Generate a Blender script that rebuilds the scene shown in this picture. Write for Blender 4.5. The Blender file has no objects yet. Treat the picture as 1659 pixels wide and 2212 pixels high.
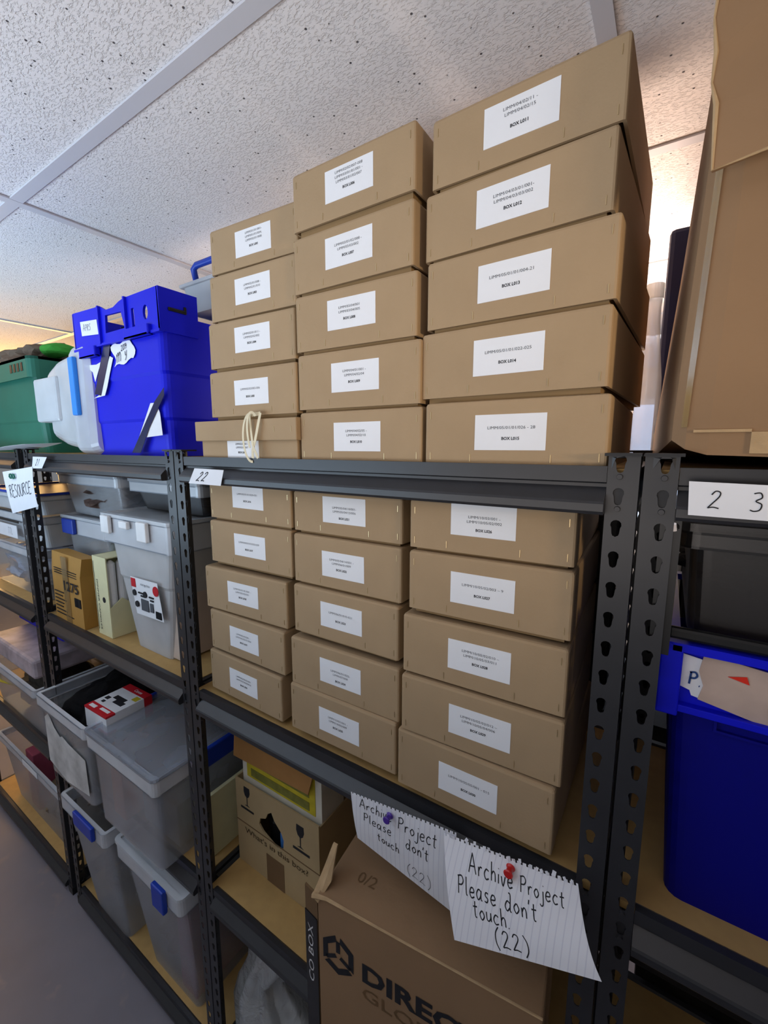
import bpy, bmesh, math, random
from mathutils import Vector, Matrix
from mathutils.geometry import tessellate_polygon
random.seed(7)
SC = bpy.context.scene
COL = SC.collection
R = math.radians

# ------------------------------------------------------------------ camera
cam_d = bpy.data.cameras.new('camera')
cam = bpy.data.objects.new('camera', cam_d); COL.objects.link(cam)
cam_d.sensor_fit = 'HORIZONTAL'; cam_d.sensor_width = 36.0
cam_d.lens = 36.0 * 934.74 / 1659.0
cam_d.clip_start = 0.01
cy_, sy_ = math.cos(0.5791), math.sin(0.5791)
cp_, sp_ = math.cos(-0.1512), math.sin(-0.1512)
fwd = Vector((-sy_*cp_, cy_*cp_, sp_)); rgt = Vector((cy_, sy_, 0)); upv = rgt.cross(fwd)
mw = Matrix((rgt, upv, -fwd)).transposed().to_4x4(); mw.translation = Vector((0.0463, -0.5732, 0.0195))
cam.matrix_world = mw
SC.camera = cam

# ------------------------------------------------------------------ light and exposure
SC.view_settings.view_transform = 'Standard'
SC.view_settings.look = 'None'
SC.view_settings.gamma = 1.0
SC.view_settings.use_curve_mapping = False
SC.view_settings.exposure = -0.5
wd = bpy.data.worlds.new('world'); SC.world = wd; wd.use_nodes = True
bgn = wd.node_tree.nodes['Background']
bgn.inputs[0].default_value = (0.93, 0.95, 1.0, 1); bgn.inputs[1].default_value = 0.27

def area(name, loc, target, sx, sy, power, color, spread=180):
    d = bpy.data.lights.new(name, 'AREA'); d.shape = 'RECTANGLE'; d.size = sx; d.size_y = sy
    d.energy = power; d.color = color; d.spread = math.radians(spread)
    o = bpy.data.objects.new(name, d); COL.objects.link(o); o.location = loc
    o.rotation_euler = (Vector(target) - Vector(loc)).to_track_quat('-Z', 'Y').to_euler()
    return o
area('aisle_bounce_fill', (-2.0, -1.35, -0.25), (-1.80, -0.85, 0.56), 1.7, 0.7, 38, (0.60, 0.80, 1.0), 140)  # fill added to stand in for light bounced up to the ceiling
area('aisle_warm_bounce_fill', (-0.35, -1.35, -0.25), (-0.25, -0.90, 0.56), 1.2, 0.6, 10.5, (1.0, 0.89, 0.82), 140)  # added warm fill for the right-hand ceiling, no fixture behind it
area('side_aisle_warm_lamp_light', (1.8, -0.72, 0.16), (-0.02, 0.04, 0.16), 0.25, 0.25, 0.7, (1.0, 0.74, 0.46), 28)
area('far_aisle_warm_lamp_light', (-4.4, 0.8, -0.1), (-4.0, 0.6, 0.6), 1.2, 0.6, 120, (1.0, 0.56, 0.18))
area('back_room_warm_lamp_light', (-0.20, 1.05, 0.00), (-0.12, 0.82, 0.6), 0.7, 0.3, 27, (1.0, 0.74, 0.58))
area('back_room_lamp_light', (0.2, 2.0, 0.4), (0.0, 3.2, -0.3), 0.9, 0.5, 15, (0.95, 0.95, 1.0))

# ------------------------------------------------------------------ materials
def lin(h):
    h = h.lstrip('#'); v = [int(h[i:i+2], 16)/255 for i in (0, 2, 4)]
    return tuple(c/12.92 if c <= .04045 else ((c+.055)/1.055)**2.4 for c in v) + (1.0,)
MATS = {}
def mat(name, col, rough=0.6, spec=0.35, metal=0.0, var=0.06, scale=18.0, bump=0.0, bscale=120.0):
    if name in MATS: return MATS[name]
    m = bpy.data.materials.new(name); m.use_nodes = True; MATS[name] = m
    nt = m.node_tree; b = nt.nodes['Principled BSDF']
    c = lin(col) if isinstance(col, str) else col
    tc = nt.nodes.new('ShaderNodeTexCoord')
    nz = nt.nodes.new('ShaderNodeTexNoise'); nz.inputs['Scale'].default_value = scale; nz.inputs['Detail'].default_value = 5
    nt.links.new(tc.outputs['Object'], nz.inputs['Vector'])
    rp = nt.nodes.new('ShaderNodeValToRGB')
    rp.color_ramp.elements[0].position = .3; rp.color_ramp.elements[1].position = .7
    rp.color_ramp.elements[0].color = tuple(x*(1-var) for x in c[:3]) + (1,)
    rp.color_ramp.elements[1].color = tuple(min(1, x*(1+var)) for x in c[:3]) + (1,)
    nt.links.new(nz.outputs['Fac'], rp.inputs['Fac']); nt.links.new(rp.outputs['Color'], b.inputs['Base Color'])
    b.inputs['Roughness'].default_value = rough; b.inputs['Metallic'].default_value = metal
    b.inputs['Specular IOR Level'].default_value = spec
    if bump:
        n2 = nt.nodes.new('ShaderNodeTexNoise'); n2.inputs['Scale'].default_value = bscale; n2.inputs['Detail'].default_value = 4
        nt.links.new(tc.outputs['Object'], n2.inputs['Vector'])
        bp = nt.nodes.new('ShaderNodeBump'); bp.inputs['Strength'].default_value = bump; bp.inputs['Distance'].default_value = .002
        nt.links.new(n2.outputs['Fac'], bp.inputs['Height']); nt.links.new(bp.outputs['Normal'], b.inputs['Normal'])
    return m
def clear(name, col='#e8eef6', see=0.6, rough=0.25, gloss=0.12):
    if name in MATS: return MATS[name]
    m = bpy.data.materials.new(name); m.use_nodes = True; MATS[name] = m
    nt = m.node_tree; nt.nodes.clear()
    out = nt.nodes.new('ShaderNodeOutputMaterial')
    tr = nt.nodes.new('ShaderNodeBsdfTransparent'); tr.inputs[0].default_value = lin('#f4f7fb')
    df = nt.nodes.new('ShaderNodeBsdfDiffuse'); tl = nt.nodes.new('ShaderNodeBsdfTranslucent')
    nz = nt.nodes.new('ShaderNodeTexNoise'); nz.inputs['Scale'].default_value = 9
    tc = nt.nodes.new('ShaderNodeTexCoord'); nt.links.new(tc.outputs['Object'], nz.inputs['Vector'])
    for n in (df, tl): n.inputs[0].default_value = lin(col)
    gl = nt.nodes.new('ShaderNodeBsdfGlossy'); gl.inputs['Roughness'].default_value = rough
    m1 = nt.nodes.new('ShaderNodeMixShader'); m1.inputs[0].default_value = .22
    nt.links.new(df.outputs[0], m1.inputs[1]); nt.links.new(tl.outputs[0], m1.inputs[2])
    mp = nt.nodes.new('ShaderNodeMapRange'); mp.inputs[1].default_value = .3; mp.inputs[2].default_value = .7
    mp.inputs[3].default_value = max(0, see-.06); mp.inputs[4].default_value = min(1, see+.06)
    nt.links.new(nz.outputs['Fac'], mp.inputs[0])
    m2 = nt.nodes.new('ShaderNodeMixShader'); nt.links.new(mp.outputs[0], m2.inputs[0])
    nt.links.new(m1.outputs[0], m2.inputs[1]); nt.links.new(tr.outputs[0], m2.inputs[2])
    fr = nt.nodes.new('ShaderNodeFresnel'); fr.inputs[0].default_value = 1.45
    mf = nt.nodes.new('ShaderNodeMath'); mf.operation = 'MULTIPLY_ADD'; mf.inputs[1].default_value = .5; mf.inputs[2].default_value = gloss*.25
    nt.links.new(fr.outputs[0], mf.inputs[0])
    m3 = nt.nodes.new('ShaderNodeMixShader'); nt.links.new(mf.outputs[0], m3.inputs[0])
    nt.links.new(m2.outputs[0], m3.inputs[1]); nt.links.new(gl.outputs[0], m3.inputs[2])
    nt.links.new(m3.outputs[0], out.inputs[0])
    return m
def emis(name, col, s):
    m = bpy.data.materials.new(name); m.use_nodes = True; b = m.node_tree.nodes['Principled BSDF']
    b.inputs['Base Color'].default_value = lin(col); b.inputs['Emission Color'].default_value = lin(col); b.inputs['Emission Strength'].default_value = s
    return m
KRAFT = mat('kraft_board', '#ad9474', .75, .2, var=.05, scale=9, bump=.12, bscale=260)
KRAFT_IN = mat('kraft_inner_board', '#947a57', .8, .2, var=.05)
CARTON = mat('brown_carton', '#94775a', .8, .2, var=.07, scale=6, bump=.25, bscale=60)
CARTON_D = mat('dark_brown_carton', '#725a40', .8, .2, var=.08, scale=6, bump=.2, bscale=60)
TORN = mat('torn_board_edge', '#b79c78', .9, .1, var=.12, scale=40, bump=.5, bscale=200)
STEEL = mat('black_steel', '#2a2b2f', .38, .5, var=.08, scale=30)
STEEL_D = mat('dark_steel_cap', '#232427', .5, .4)
MDF = mat('mdf_board', '#b6955f', .7, .25, var=.06, scale=40)
PAPER = mat('white_paper', '#e9ecf2', .8, .15, var=.02)
LABELW = mat('label_paper', '#eef0f4', .7, .2, var=.015)
INK = mat('black_ink', '#26272c', .6, .2, var=.02)
GREYINK = mat('grey_ink', '#55585f', .7, .2, var=.02)
WHITEINK = mat('white_ink', '#cfd0d2', .7, .2, var=.02)
STAPLE = mat('staple_wire', '#c9b489', .3, .6, metal=.8)
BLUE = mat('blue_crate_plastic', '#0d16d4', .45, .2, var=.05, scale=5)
BLUE_SHADED = mat('shaded_blue_crate_plastic', '#090c84', .5, .15, var=.05, scale=5)  # same blue plastic, shade on the unit 23 crate put into its colour
BLUE_CLIP = mat('blue_clip_plastic', '#1c3fae', .4, .4)
BLUE_LIGHT = mat('bright_blue_clip_plastic', '#2b8df0', .4, .4)
GREEN = mat('green_crate_plastic', '#1f6b58', .5, .4, var=.12, scale=5)
BLACKP = mat('black_plastic', '#17181a', .35, .4)
BLACKF = mat('black_fabric', '#131315', .9, .1, bump=.4, bscale=90)
WHITEP = mat('white_plastic', '#eef0f2', .4, .4)
TAPE_D = mat('dark_tape', '#20264e', .25, .5)
CREAM = mat('cream_card', '#e3dfb4', .7, .2, var=.04)
OCHRE = mat('ochre_packing_paper', '#b98b45', .6, .3, var=.08, scale=8, bump=.5, bscale=30)
RED = mat('red_print', '#c2202c', .6, .2)
ORANGE = mat('orange_card', '#cf7a55', .7, .2)
PINK = mat('pink_card', '#b0556a', .7, .2)
YELLOW = mat('yellow_print', '#c9b834', .7, .2, var=.15, scale=30)
OLIVE = mat('olive_print', '#7c7a3a', .7, .2, var=.2, scale=40)
GREY = mat('grey_plastic', '#8b8f96', .5, .3)
GREYD = mat('dark_grey_stuff', '#4b4844', .7, .2, var=.3, scale=25)
MIXED = mat('mixed_brown_contents', '#5b4a44', .8, .2, var=.5, scale=35)
CLEAR = clear('clear_plastic', '#f2f5f9', .78)
CLEAR_RIM = clear('clear_plastic_rim', '#f2f5fa', .35)
FROST = clear('frosted_plastic', '#eef3f8', .28)
FILM = clear('clear_film', '#e4eaf2', .62, .15, .3)
BAGM = clear('bag_film', '#cfd3d6', .42, .22, .5)
def crumple(m, scale, s):
    nt = m.node_tree; tc = nt.nodes.new('ShaderNodeTexCoord'); v = nt.nodes.new('ShaderNodeTexNoise'); v.inputs['Scale'].default_value = scale; v.inputs['Detail'].default_value = 6; v.inputs['Distortion'].default_value = 1.5
    nt.links.new(tc.outputs['Object'], v.inputs['Vector'])
    bp = nt.nodes.new('ShaderNodeBump'); bp.inputs['Strength'].default_value = s; bp.inputs['Distance'].default_value = .03; nt.links.new(v.outputs['Fac'], bp.inputs['Height'])
    for n in nt.nodes:
        if n.bl_idname in ('ShaderNodeBsdfDiffuse', 'ShaderNodeBsdfGlossy', 'ShaderNodeFresnel', 'ShaderNodeBsdfTranslucent'): nt.links.new(bp.outputs[0], n.inputs['Normal'])
crumple(BAGM, 14, .8)
SMOKE = clear('smoky_plastic', '#2a2626', .45, .4, .2)

# ------------------------------------------------------------------ mesh helpers
ORG = {}
def root_origin(p):
    while p.parent: p = p.parent
    return Vector(p.location)
def obj(name, bm, m, parent=None, world=True, smooth=False, label=None):
    bmesh.ops.recalc_face_normals(bm, faces=bm.faces)
    if parent is not None and world:
        bmesh.ops.translate(bm, verts=bm.verts, vec=-root_origin(parent))
    me = bpy.data.meshes.new(name); bm.to_mesh(me); bm.free()
    for x in (m if isinstance(m, (list, tuple)) else [m]): me.materials.append(x)
    if smooth:
        for p in me.polygons: p.use_smooth = True
    o = bpy.data.objects.new(name, me); COL.objects.link(o)
    if parent is not None: o.parent = parent
    if label: o['label'] = label
    return o
def thing(name, label, cat, loc, group=None, rz=0.0):
    o = bpy.data.objects.new(name, None); COL.objects.link(o); o.empty_display_size = .05
    o.location = loc; o.rotation_euler = (0, 0, rz); o['label'] = label; o['category'] = cat
    if group: o['group'] = group
    return o
def solo(name, bm, m, label, cat, group=None, smooth=False):
    xs = [v.co.x for v in bm.verts]; ys = [v.co.y for v in bm.verts]; zs = [v.co.z for v in bm.verts]
    c = Vector(((min(xs)+max(xs))/2, (min(ys)+max(ys))/2, min(zs)))
    bmesh.ops.translate(bm, verts=bm.verts, vec=-c)
    o = obj(name, bm, m, None, smooth=smooth); o.location = c; o['label'] = label; o['category'] = cat
    if group: o['group'] = group
    return o
def struct(name, bm, m, parent=None):
    o = obj(name, bm, m, parent)
    if parent is None: o['kind'] = 'structure'
    return o
def bx(bm, x0, x1, y0, y1, z0, z1, bev=0.0, seg=2, M=None):
    r = bmesh.ops.create_cube(bm, size=1.0); vs = r['verts']
    for v in vs:
        v.co = Vector((x0+(v.co.x+.5)*(x1-x0), y0+(v.co.y+.5)*(y1-y0), z0+(v.co.z+.5)*(z1-z0)))
    if bev:
        es = list({e for v in vs for e in v.link_edges})
        rr = bmesh.ops.bevel(bm, geom=es, offset=bev, segments=seg, affect='EDGES', profile=.5)
        vs = list({v for f in rr['faces'] for v in f.verts} | {v for v in vs if v.is_valid})
    if M is not None:
        bmesh.ops.transform(bm, matrix=M, verts=vs)
    return bm
def NB(*a, **k): return bx(bmesh.new(), *a, **k)
def prism(bm, pts, vec):
    """extrude a polygon (list of 3d points) along vec"""
    vec = Vector(vec); a = [bm.verts.new(Vector(p)) for p in pts]; b = [bm.verts.new(Vector(p)+vec) for p in pts]
    n = len(pts); bm.faces.new(a); bm.faces.new(list(reversed(b)))
    for i in range(n): bm.faces.new((a[i], a[(i+1) % n], b[(i+1) % n], b[i]))
    return bm
def tube(bm, path, r, n=8, caps=True):
    path = [Vector(p) for p in path]; rings = []
    up = Vector((0, 0, 1))
    for i, p in enumerate(path):
        t = (path[min(i+1, len(path)-1)] - path[max(i-1, 0)]).normalized()
        s = t.cross(up)
        if s.length < .05: s = t.cross(Vector((1, 0, 0)))
        s.normalize(); u = s.cross(t)
        rr = r[i] if isinstance(r, (list, tuple)) else r
        rings.append([bm.verts.new(p + (s*math.cos(a)+u*math.sin(a))*rr) for a in [2*math.pi*k/n for k in range(n)]])
    for a, b in zip(rings, rings[1:]):
        for k in range(n): bm.faces.new((a[k], a[(k+1) % n], b[(k+1) % n], b[k]))
    if caps: bm.faces.new(rings[0]); bm.faces.new(list(reversed(rings[-1])))
    return bm
def rrect(x0, x1, y0, y1, r, n=4):
    out = []
    for cx, cy, a0 in ((x1-r, y1-r, 0), (x0+r, y1-r, 90), (x0+r, y0+r, 180), (x1-r, y0+r, 270)):
        for k in range(n+1):
            a = R(a0+90*k/n); out.append((cx+r*math.cos(a), cy+r*math.sin(a)))
    return out
def loft(bm, loops, cap0=True, cap1=True):
    rings = [[bm.verts.new(p) for p in lp] for lp in loops]; n = len(rings[0])
    for a, b in zip(rings, rings[1:]):
        for k in range(n): bm.faces.new((a[k], a[(k+1) % n], b[(k+1) % n], b[k]))
    if cap0: bm.faces.new(list(reversed(rings[0])))
    if cap1: bm.faces.new(rings[-1])
    return bm
def tub(bm, x0, x1, y0, y1, z0, z1, tx=.02, ty=.02, t=.002, r=.015, ridges=()):
    """open-top tapered tub with wall thickness"""
    lv = []
    H = z1-z0
    outs = [0.0] + sorted(ridges) + [1.0]
    for f in outs:
        ix, iy = tx*(1-f), ty*(1-f)
        if 0 < f < 1:
            lv.append((f-.012, ix, iy)); lv.append((f+.012, ix-.004, iy-.004))
        else: lv.append((f, ix, iy))
    loops = [[(x, y, z0+f*H) for x, y in rrect(x0+ix, x1-ix, y0+iy, y1-iy, r)] for f, ix, iy in lv]
    inner = [[(x, y, z0+f*H+(t if f == 0 else 0)) for x, y in rrect(x0+ix+t, x1-ix-t, y0+iy+t, y1-iy-t, max(r-t, .002))] for f, ix, iy in reversed(lv)]
    return loft(bm, loops+inner)
def frame(bm, x0, x1, y0, y1, z0, z1, w, r=.015):
    """rectangular ring of width w"""
    lo = [(x, y) for x, y in rrect(x0, x1, y0, y1, r)]; li = [(x, y) for x, y in rrect(x0+w, x1-w, y0+w, y1-w, max(r-w, .003))]
    loops = [[(x, y, z0) for x, y in lo], [(x, y, z1) for x, y in lo], [(x, y, z1) for x, y in li], [(x, y, z0) for x, y in li], [(x, y, z0) for x, y in lo]]
    rings = [[bm.verts.new(p) for p in lp] for lp in loops[:4]]; rings.append(rings[0]); n = len(lo)
    for a, b in zip(rings, rings[1:]):
        for k in range(n): bm.faces.new((a[k], a[(k+1) % n], b[(k+1) % n], b[k]))
    return bm
def sheet(S, nu, nv, thick=.0004, cut=None):
    """thin sheet from a surface S(u,v), u,v in 0..1"""
    bm = bmesh.new()
    g = [[bm.verts.new(S(i/nu, j/nv)) for i in range(nu+1)] for j in range(nv+1)]
    for j in range(nv):
        for i in range(nu):
            if cut and cut(i, j): continue
            bm.faces.new((g[j][i], g[j][i+1], g[j+1][i+1], g[j+1][i]))
    loose = [v for v in bm.verts if not v.link_faces]
    bmesh.ops.delete(bm, geom=loose, context='VERTS')
    bmesh.ops.recalc_face_normals(bm, faces=bm.faces)
    bmesh.ops.solidify(bm, geom=bm.faces[:], thickness=thick)
    return bm
def text_bm(s, size, origin, xd, yd, align='CENTER', bold=0.0, width=None, lift=.0003, shear=0.0, xk=1.0):
    cu = bpy.data.curves.new('t', 'FONT'); cu.body = s; cu.size = 1.0; cu.align_x = align; cu.align_y = 'CENTER'
    cu.offset = bold; cu.resolution_u = 2; cu.fill_mode = 'FRONT'; cu.shear = shear
    o = bpy.data.objects.new('t', cu); COL.objects.link(o)
    dg = bpy.context.evaluated_depsgraph_get(); me = bpy.data.meshes.new_from_object(o.evaluated_get(dg))
    bm = bmesh.new(); bm.from_mesh(me)
    bpy.data.objects.remove(o); bpy.data.curves.remove(cu); bpy.data.meshes.remove(me)
    xs = [v.co.x for v in bm.verts]; w = max(xs)-min(xs)
    kx = size*xk if width is None else width/w
    xd = Vector(xd).normalized(); yd = Vector(yd).normalized(); nd = xd.cross(yd)
    for v in bm.verts: v.co = Vector(origin) + xd*v.co.x*kx + yd*v.co.y*size + nd*lift
    return bm
def join(bms):
    out = bmesh.new()
    for b in bms:
        me = bpy.data.meshes.new('j'); b.to_mesh(me); b.free(); out.from_mesh(me); bpy.data.meshes.remove(me)
    return out
def printed(parent, name, lines, m, world=True):
    """lines: list of text_bm argument dicts, joined into one printed mesh; not re-oriented"""
    bm = join([text_bm(**l) for l in lines])
    return obj(name, bm, m, parent, world)

# handwriting: strokes per letter in a unit box, joined as ribbons on a surface
GL = {
 'A': [[(0,0),(.25,1),(.32,1),(.62,0)],[(.1,.38),(.55,.42)]], 'P': [[(.08,0),(.1,1)],[(.02,.95),(.35,1.02),(.5,.78),(.38,.55),(.1,.5)]],
 'R': [[(.05,0),(.08,1)],[(0,.95),(.4,1),(.5,.75),(.1,.5),(.55,0)]], 'E': [[(.5,1),(.08,.97),(.05,.02),(.5,0)],[(.06,.5),(.42,.52)]],
 'S': [[(.5,.9),(.25,1),(.05,.78),(.3,.52),(.5,.28),(.28,0),(.02,.1)]], 'O': [[(.3,1),(.05,.7),(.08,.2),(.3,0),(.52,.3),(.5,.8),(.3,1)]],
 'U': [[(.04,1),(.06,.2),(.28,0),(.5,.25),(.52,1)]], 'C': [[(.5,.85),(.28,1),(.05,.6),(.12,.1),(.35,0),(.52,.12)]],
 'a': [[(.4,.5),(.2,.58),(.04,.3),(.16,0),(.36,.2),(.42,.55)],[(.42,.55),(.4,.08),(.5,0)]], 'c': [[(.4,.48),(.2,.56),(.04,.28),(.18,0),(.42,.08)]],
 'd': [[(.4,.45),(.2,.55),(.04,.25),(.18,0),(.38,.2)],[(.3,1.0),(.44,.9),(.4,.1),(.5,0)]], 'e': [[(.06,.28),(.38,.34),(.32,.55),(.14,.54),(.04,.25),(.18,0),(.42,.1)]],
 'h': [[(.06,1.05),(.06,0)],[(.06,.35),(.22,.55),(.36,.42),(.38,0)]], 'i': [[(.1,.52),(.1,0)],[(.1,.8),(.12,.84)]], 'j': [[(.2,.52),(.2,-.25),(.05,-.4),(-.05,-.28)],[(.2,.82),(.22,.86)]],
 'l': [[(.1,1.0),(.1,.1),(.2,0)]], 'm': [[(.04,.5),(.06,0)],[(.06,.35),(.2,.55),(.28,.35),(.28,0)],[(.28,.35),(.42,.55),(.52,.35),(.52,0)]], 'n': [[(.04,.52),(.06,0)],[(.06,.3),(.2,.55),(.34,.4),(.36,0)]],
 'o': [[(.22,.55),(.04,.3),(.2,0),(.4,.25),(.24,.55)]], 'r': [[(.06,.52),(.08,0)],[(.08,.3),(.2,.52),(.36,.5)]], 's': [[(.34,.5),(.16,.54),(.1,.36),(.3,.2),(.22,0),(.04,.04)]],
 't': [[(.16,.9),(.16,.08),(.3,0)],[(0,.58),(.34,.62)]], 'u': [[(.04,.52),(.06,.1),(.2,0),(.36,.2),(.38,.52)],[(.38,.52),(.4,0)]], 'v': [[(.04,.52),(.18,0),(.36,.55)]],
 'p': [[(.06,.52),(.06,-.4)],[(.06,.45),(.28,.55),(.38,.28),(.2,.02),(.06,.1)]], 'y': [[(.04,.52),(.16,.12),(.3,.1)],[(.4,.55),(.3,-.2),(.1,-.4)]],
 '2': [[(.04,.78),(.18,1),(.4,.95),(.42,.7),(.2,.3),(.02,0)],[(.02,0),(.28,.06),(.55,0)]], '3': [[(.04,.95),(.3,1),(.4,.75),(.18,.55),(.44,.4),(.42,.1),(.2,0),(.02,.06)]],
 '1': [[(.12,.9),(.2,1),(.2,0)]], '0': [[(.22,1),(.04,.6),(.18,0),(.4,.4),(.3,.95),(.22,1)]], '9': [[(.4,.9),(.16,1),(.06,.72),(.24,.55),(.4,.8),(.38,.2),(.3,0)]],
 '(': [[(.3,1.15),(.06,.75),(.04,.2),(.24,-.25)]], ')': [[(.06,1.15),(.3,.75),(.32,.2),(.1,-.25)]], "'": [[(.06,1.05),(.02,.8)]], '.': [[(.04,.04),(.1,.02)]], '/': [[(0,-.1),(.4,1.05)]],
 'T': [[(.26,1),(.25,0)],[(0,.98),(.54,1)]], 'L': [[(.06,1),(.05,.02),(.45,0)]],
}
def smooth_poly(p, k=4):
    if len(p) < 3: return p
    q = [p[0]]+list(p)+[p[-1]]; out = []
    for i in range(1, len(q)-2):
        for s in range(k):
            t = s/k; a, b, c, d = q[i-1], q[i], q[i+1], q[i+2]
            out.append(tuple(.5*((2*b[j])+(-a[j]+c[j])*t+(2*a[j]-5*b[j]+4*c[j]-d[j])*t*t+(-a[j]+3*b[j]-3*c[j]+d[j])*t**3) for j in (0, 1)))
    out.append(p[-1]); return out
def ribbons(polys, S, lift=.0005, width=.0012):
    """polys: polylines in (u,v) metres; S maps metres to space"""
    bm = bmesh.new()
    for p in polys:
        dense = [p[0]]
        for a, b in zip(p, p[1:]):
            k = max(1, int(math.hypot(b[0]-a[0], b[1]-a[1])/.0025))
            dense += [(a[0]+(b[0]-a[0])*j/k, a[1]+(b[1]-a[1])*j/k) for j in range(1, k+1)]
        p = dense; prev = None
        for i, q in enumerate(p):
            a = p[max(i-1, 0)]; b = p[min(i+1, len(p)-1)]
            t = Vector((b[0]-a[0], b[1]-a[1]))
            if t.length < 1e-9: t = Vector((1, 0))
            t.normalize(); n = Vector((-t.y, t.x))*width/2
            P0 = S(q[0], q[1]); e = 1e-4
            N = (S(q[0]+e, q[1])-P0).cross(S(q[0], q[1]+e)-P0).normalized()
            va = bm.verts.new(S(q[0]+n.x, q[1]+n.y)+N*lift); vb = bm.verts.new(S(q[0]-n.x, q[1]-n.y)+N*lift)
            if prev: bm.faces.new((prev[0], prev[1], vb, va))
            prev = (va, vb)
    return bm
def hand(parent, text, S, u, v, h, m, w=.0012, slant=.12, gap=.16, name='handwriting', world=True, jit=.04):
    rnd = random.Random(len(text)*31+int(u*1e4)); polys = []
    x = 0.0
    for ch in text:
        if ch == ' ': x += .4; continue
        st = GL[ch]; mx = max(p[0] for s in st for p in s); dy = rnd.uniform(-jit, jit)
        for s in st:
            polys.append(smooth_poly([(u+(x+p[0]+slant*p[1])*h, v+(p[1]+dy)*h) for p in s]))
        x += mx+gap
    return obj(name, ribbons(polys, S, width=w), m, parent, world)
def flatS(o, xd, yd):
    o = Vector(o); xd = Vector(xd).normalized(); yd = Vector(yd).normalized()
    return lambda u, v: o+xd*u+yd*v
# ------------------------------------------------------------------ room
CEIL = 0.565; FLOOR = -1.80
def ceiling_mat():
    m = bpy.data.materials.new('ceiling_tile'); m.use_nodes = True; nt = m.node_tree; b = nt.nodes['Principled BSDF']
    tc = nt.nodes.new('ShaderNodeTexCoord')
    mp = nt.nodes.new('ShaderNodeMapping'); mp.inputs['Scale'].default_value = (150, 290, 150); mp.inputs['Rotation'].default_value = (0, 0, .5)
    nt.links.new(tc.outputs['Object'], mp.inputs[0])
    v1 = nt.nodes.new('ShaderNodeTexNoise'); v1.inputs['Scale'].default_value = 1.0; v1.inputs['Detail'].default_value = 5; v1.inputs['Roughness'].default_value = .6
    nt.links.new(mp.outputs[0], v1.inputs['Vector'])
    v2 = nt.nodes.new('ShaderNodeTexVoronoi'); v2.inputs['Scale'].default_value = 72
    nt.links.new(tc.outputs['Object'], v2.inputs['Vector'])
    pit = nt.nodes.new('ShaderNodeMapRange'); pit.inputs[1].default_value = .085; pit.inputs[2].default_value = .15; pit.inputs[3].default_value = 0; pit.inputs[4].default_value = 1
    nt.links.new(v2.outputs['Distance'], pit.inputs[0])
    wn = nt.nodes.new('ShaderNodeMapRange'); wn.inputs[1].default_value = .35; wn.inputs[2].default_value = .5; wn.inputs[3].default_value = 0; wn.inputs[4].default_value = .38
    nt.links.new(v1.outputs['Fac'], wn.inputs[0])
    # only some of the voronoi cells carry a pinhole
    cs = nt.nodes.new('ShaderNodeSeparateColor'); nt.links.new(v2.outputs['Color'], cs.inputs[0])
    gt = nt.nodes.new('ShaderNodeMath'); gt.operation = 'GREATER_THAN'; gt.inputs[1].default_value = .42; nt.links.new(cs.outputs[0], gt.inputs[0])
    mx = nt.nodes.new('ShaderNodeMath'); mx.operation = 'MAXIMUM'; nt.links.new(pit.outputs[0], mx.inputs[0]); nt.links.new(gt.outputs[0], mx.inputs[1])
    ad = nt.nodes.new('ShaderNodeMath'); ad.operation = 'ADD'; nt.links.new(mx.outputs[0], ad.inputs[0]); nt.links.new(wn.outputs[0], ad.inputs[1])
    bp = nt.nodes.new('ShaderNodeBump'); bp.inputs['Strength'].default_value = .7; bp.inputs['Distance'].default_value = .004
    nt.links.new(ad.outputs[0], bp.inputs['Height']); nt.links.new(bp.outputs['Normal'], b.inputs['Normal'])
    rp = nt.nodes.new('ShaderNodeValToRGB'); rp.color_ramp.elements[0].color = lin('#5c5a60'); rp.color_ramp.elements[1].color = lin('#f2f0f2')
    nt.links.new(mx.outputs[0], rp.inputs[0]); nt.links.new(rp.outputs[0], b.inputs['Base Color'])
    b.inputs['Roughness'].default_value = .9; b.inputs['Specular IOR Level'].default_value = .1
    return m
CT = ceiling_mat()
def floor_mat():
    m = mat('floor_vinyl', '#7c7a84', .45, .35, var=.1, scale=3)
    nt = m.node_tree; b = nt.nodes['Principled BSDF']; tc = nt.nodes.new('ShaderNodeTexCoord')
    n = nt.nodes.new('ShaderNodeTexNoise'); n.inputs['Scale'].default_value = 9; n.inputs['Detail'].default_value = 8
    nt.links.new(tc.outputs['Object'], n.inputs['Vector'])
    rp = nt.nodes.new('ShaderNodeValToRGB'); rp.color_ramp.elements[0].position = .62; rp.color_ramp.elements[1].position = .72
    nt.links.new(n.outputs['Fac'], rp.inputs[0])
    old = b.inputs['Base Color'].links[0].from_socket
    mx = nt.nodes.new('ShaderNodeMixRGB'); mx.inputs[2].default_value = lin('#8c8486'); nt.links.new(rp.outputs[0], mx.inputs[0]); nt.links.new(old, mx.inputs[1])
    nt.links.new(mx.outputs[0], b.inputs['Base Color'])
    return m
struct('floor', NB(-7, 3, -3.2, 4, FLOOR-.05, FLOOR), floor_mat())
struct('ceiling', NB(-7, 3, -3.2, 4, CEIL, CEIL+.05), CT)
WALLM = mat('white_wall_paint', '#dcd8d2', .8, .2, var=.03)
TBAR = mat('ceiling_bar', '#cfd0d8', .5, .3, var=.01)
bm = bmesh.new()
bx(bm, -7, -.62, 3.2, 3.3, FLOOR, CEIL); bx(bm, .55, 3, 3.2, 3.3, FLOOR, CEIL); bx(bm, -.62, .55, 3.2, 3.3, FLOOR, -.55); bx(bm, -.62, .55, 3.2, 3.3, .36, CEIL)
struct('wall_back', bm, WALLM)
w = struct('window_1', frame(bmesh.new(), -.62, .55, -.55, .36, 0, .05, .04, .005), WHITEP)
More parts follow.
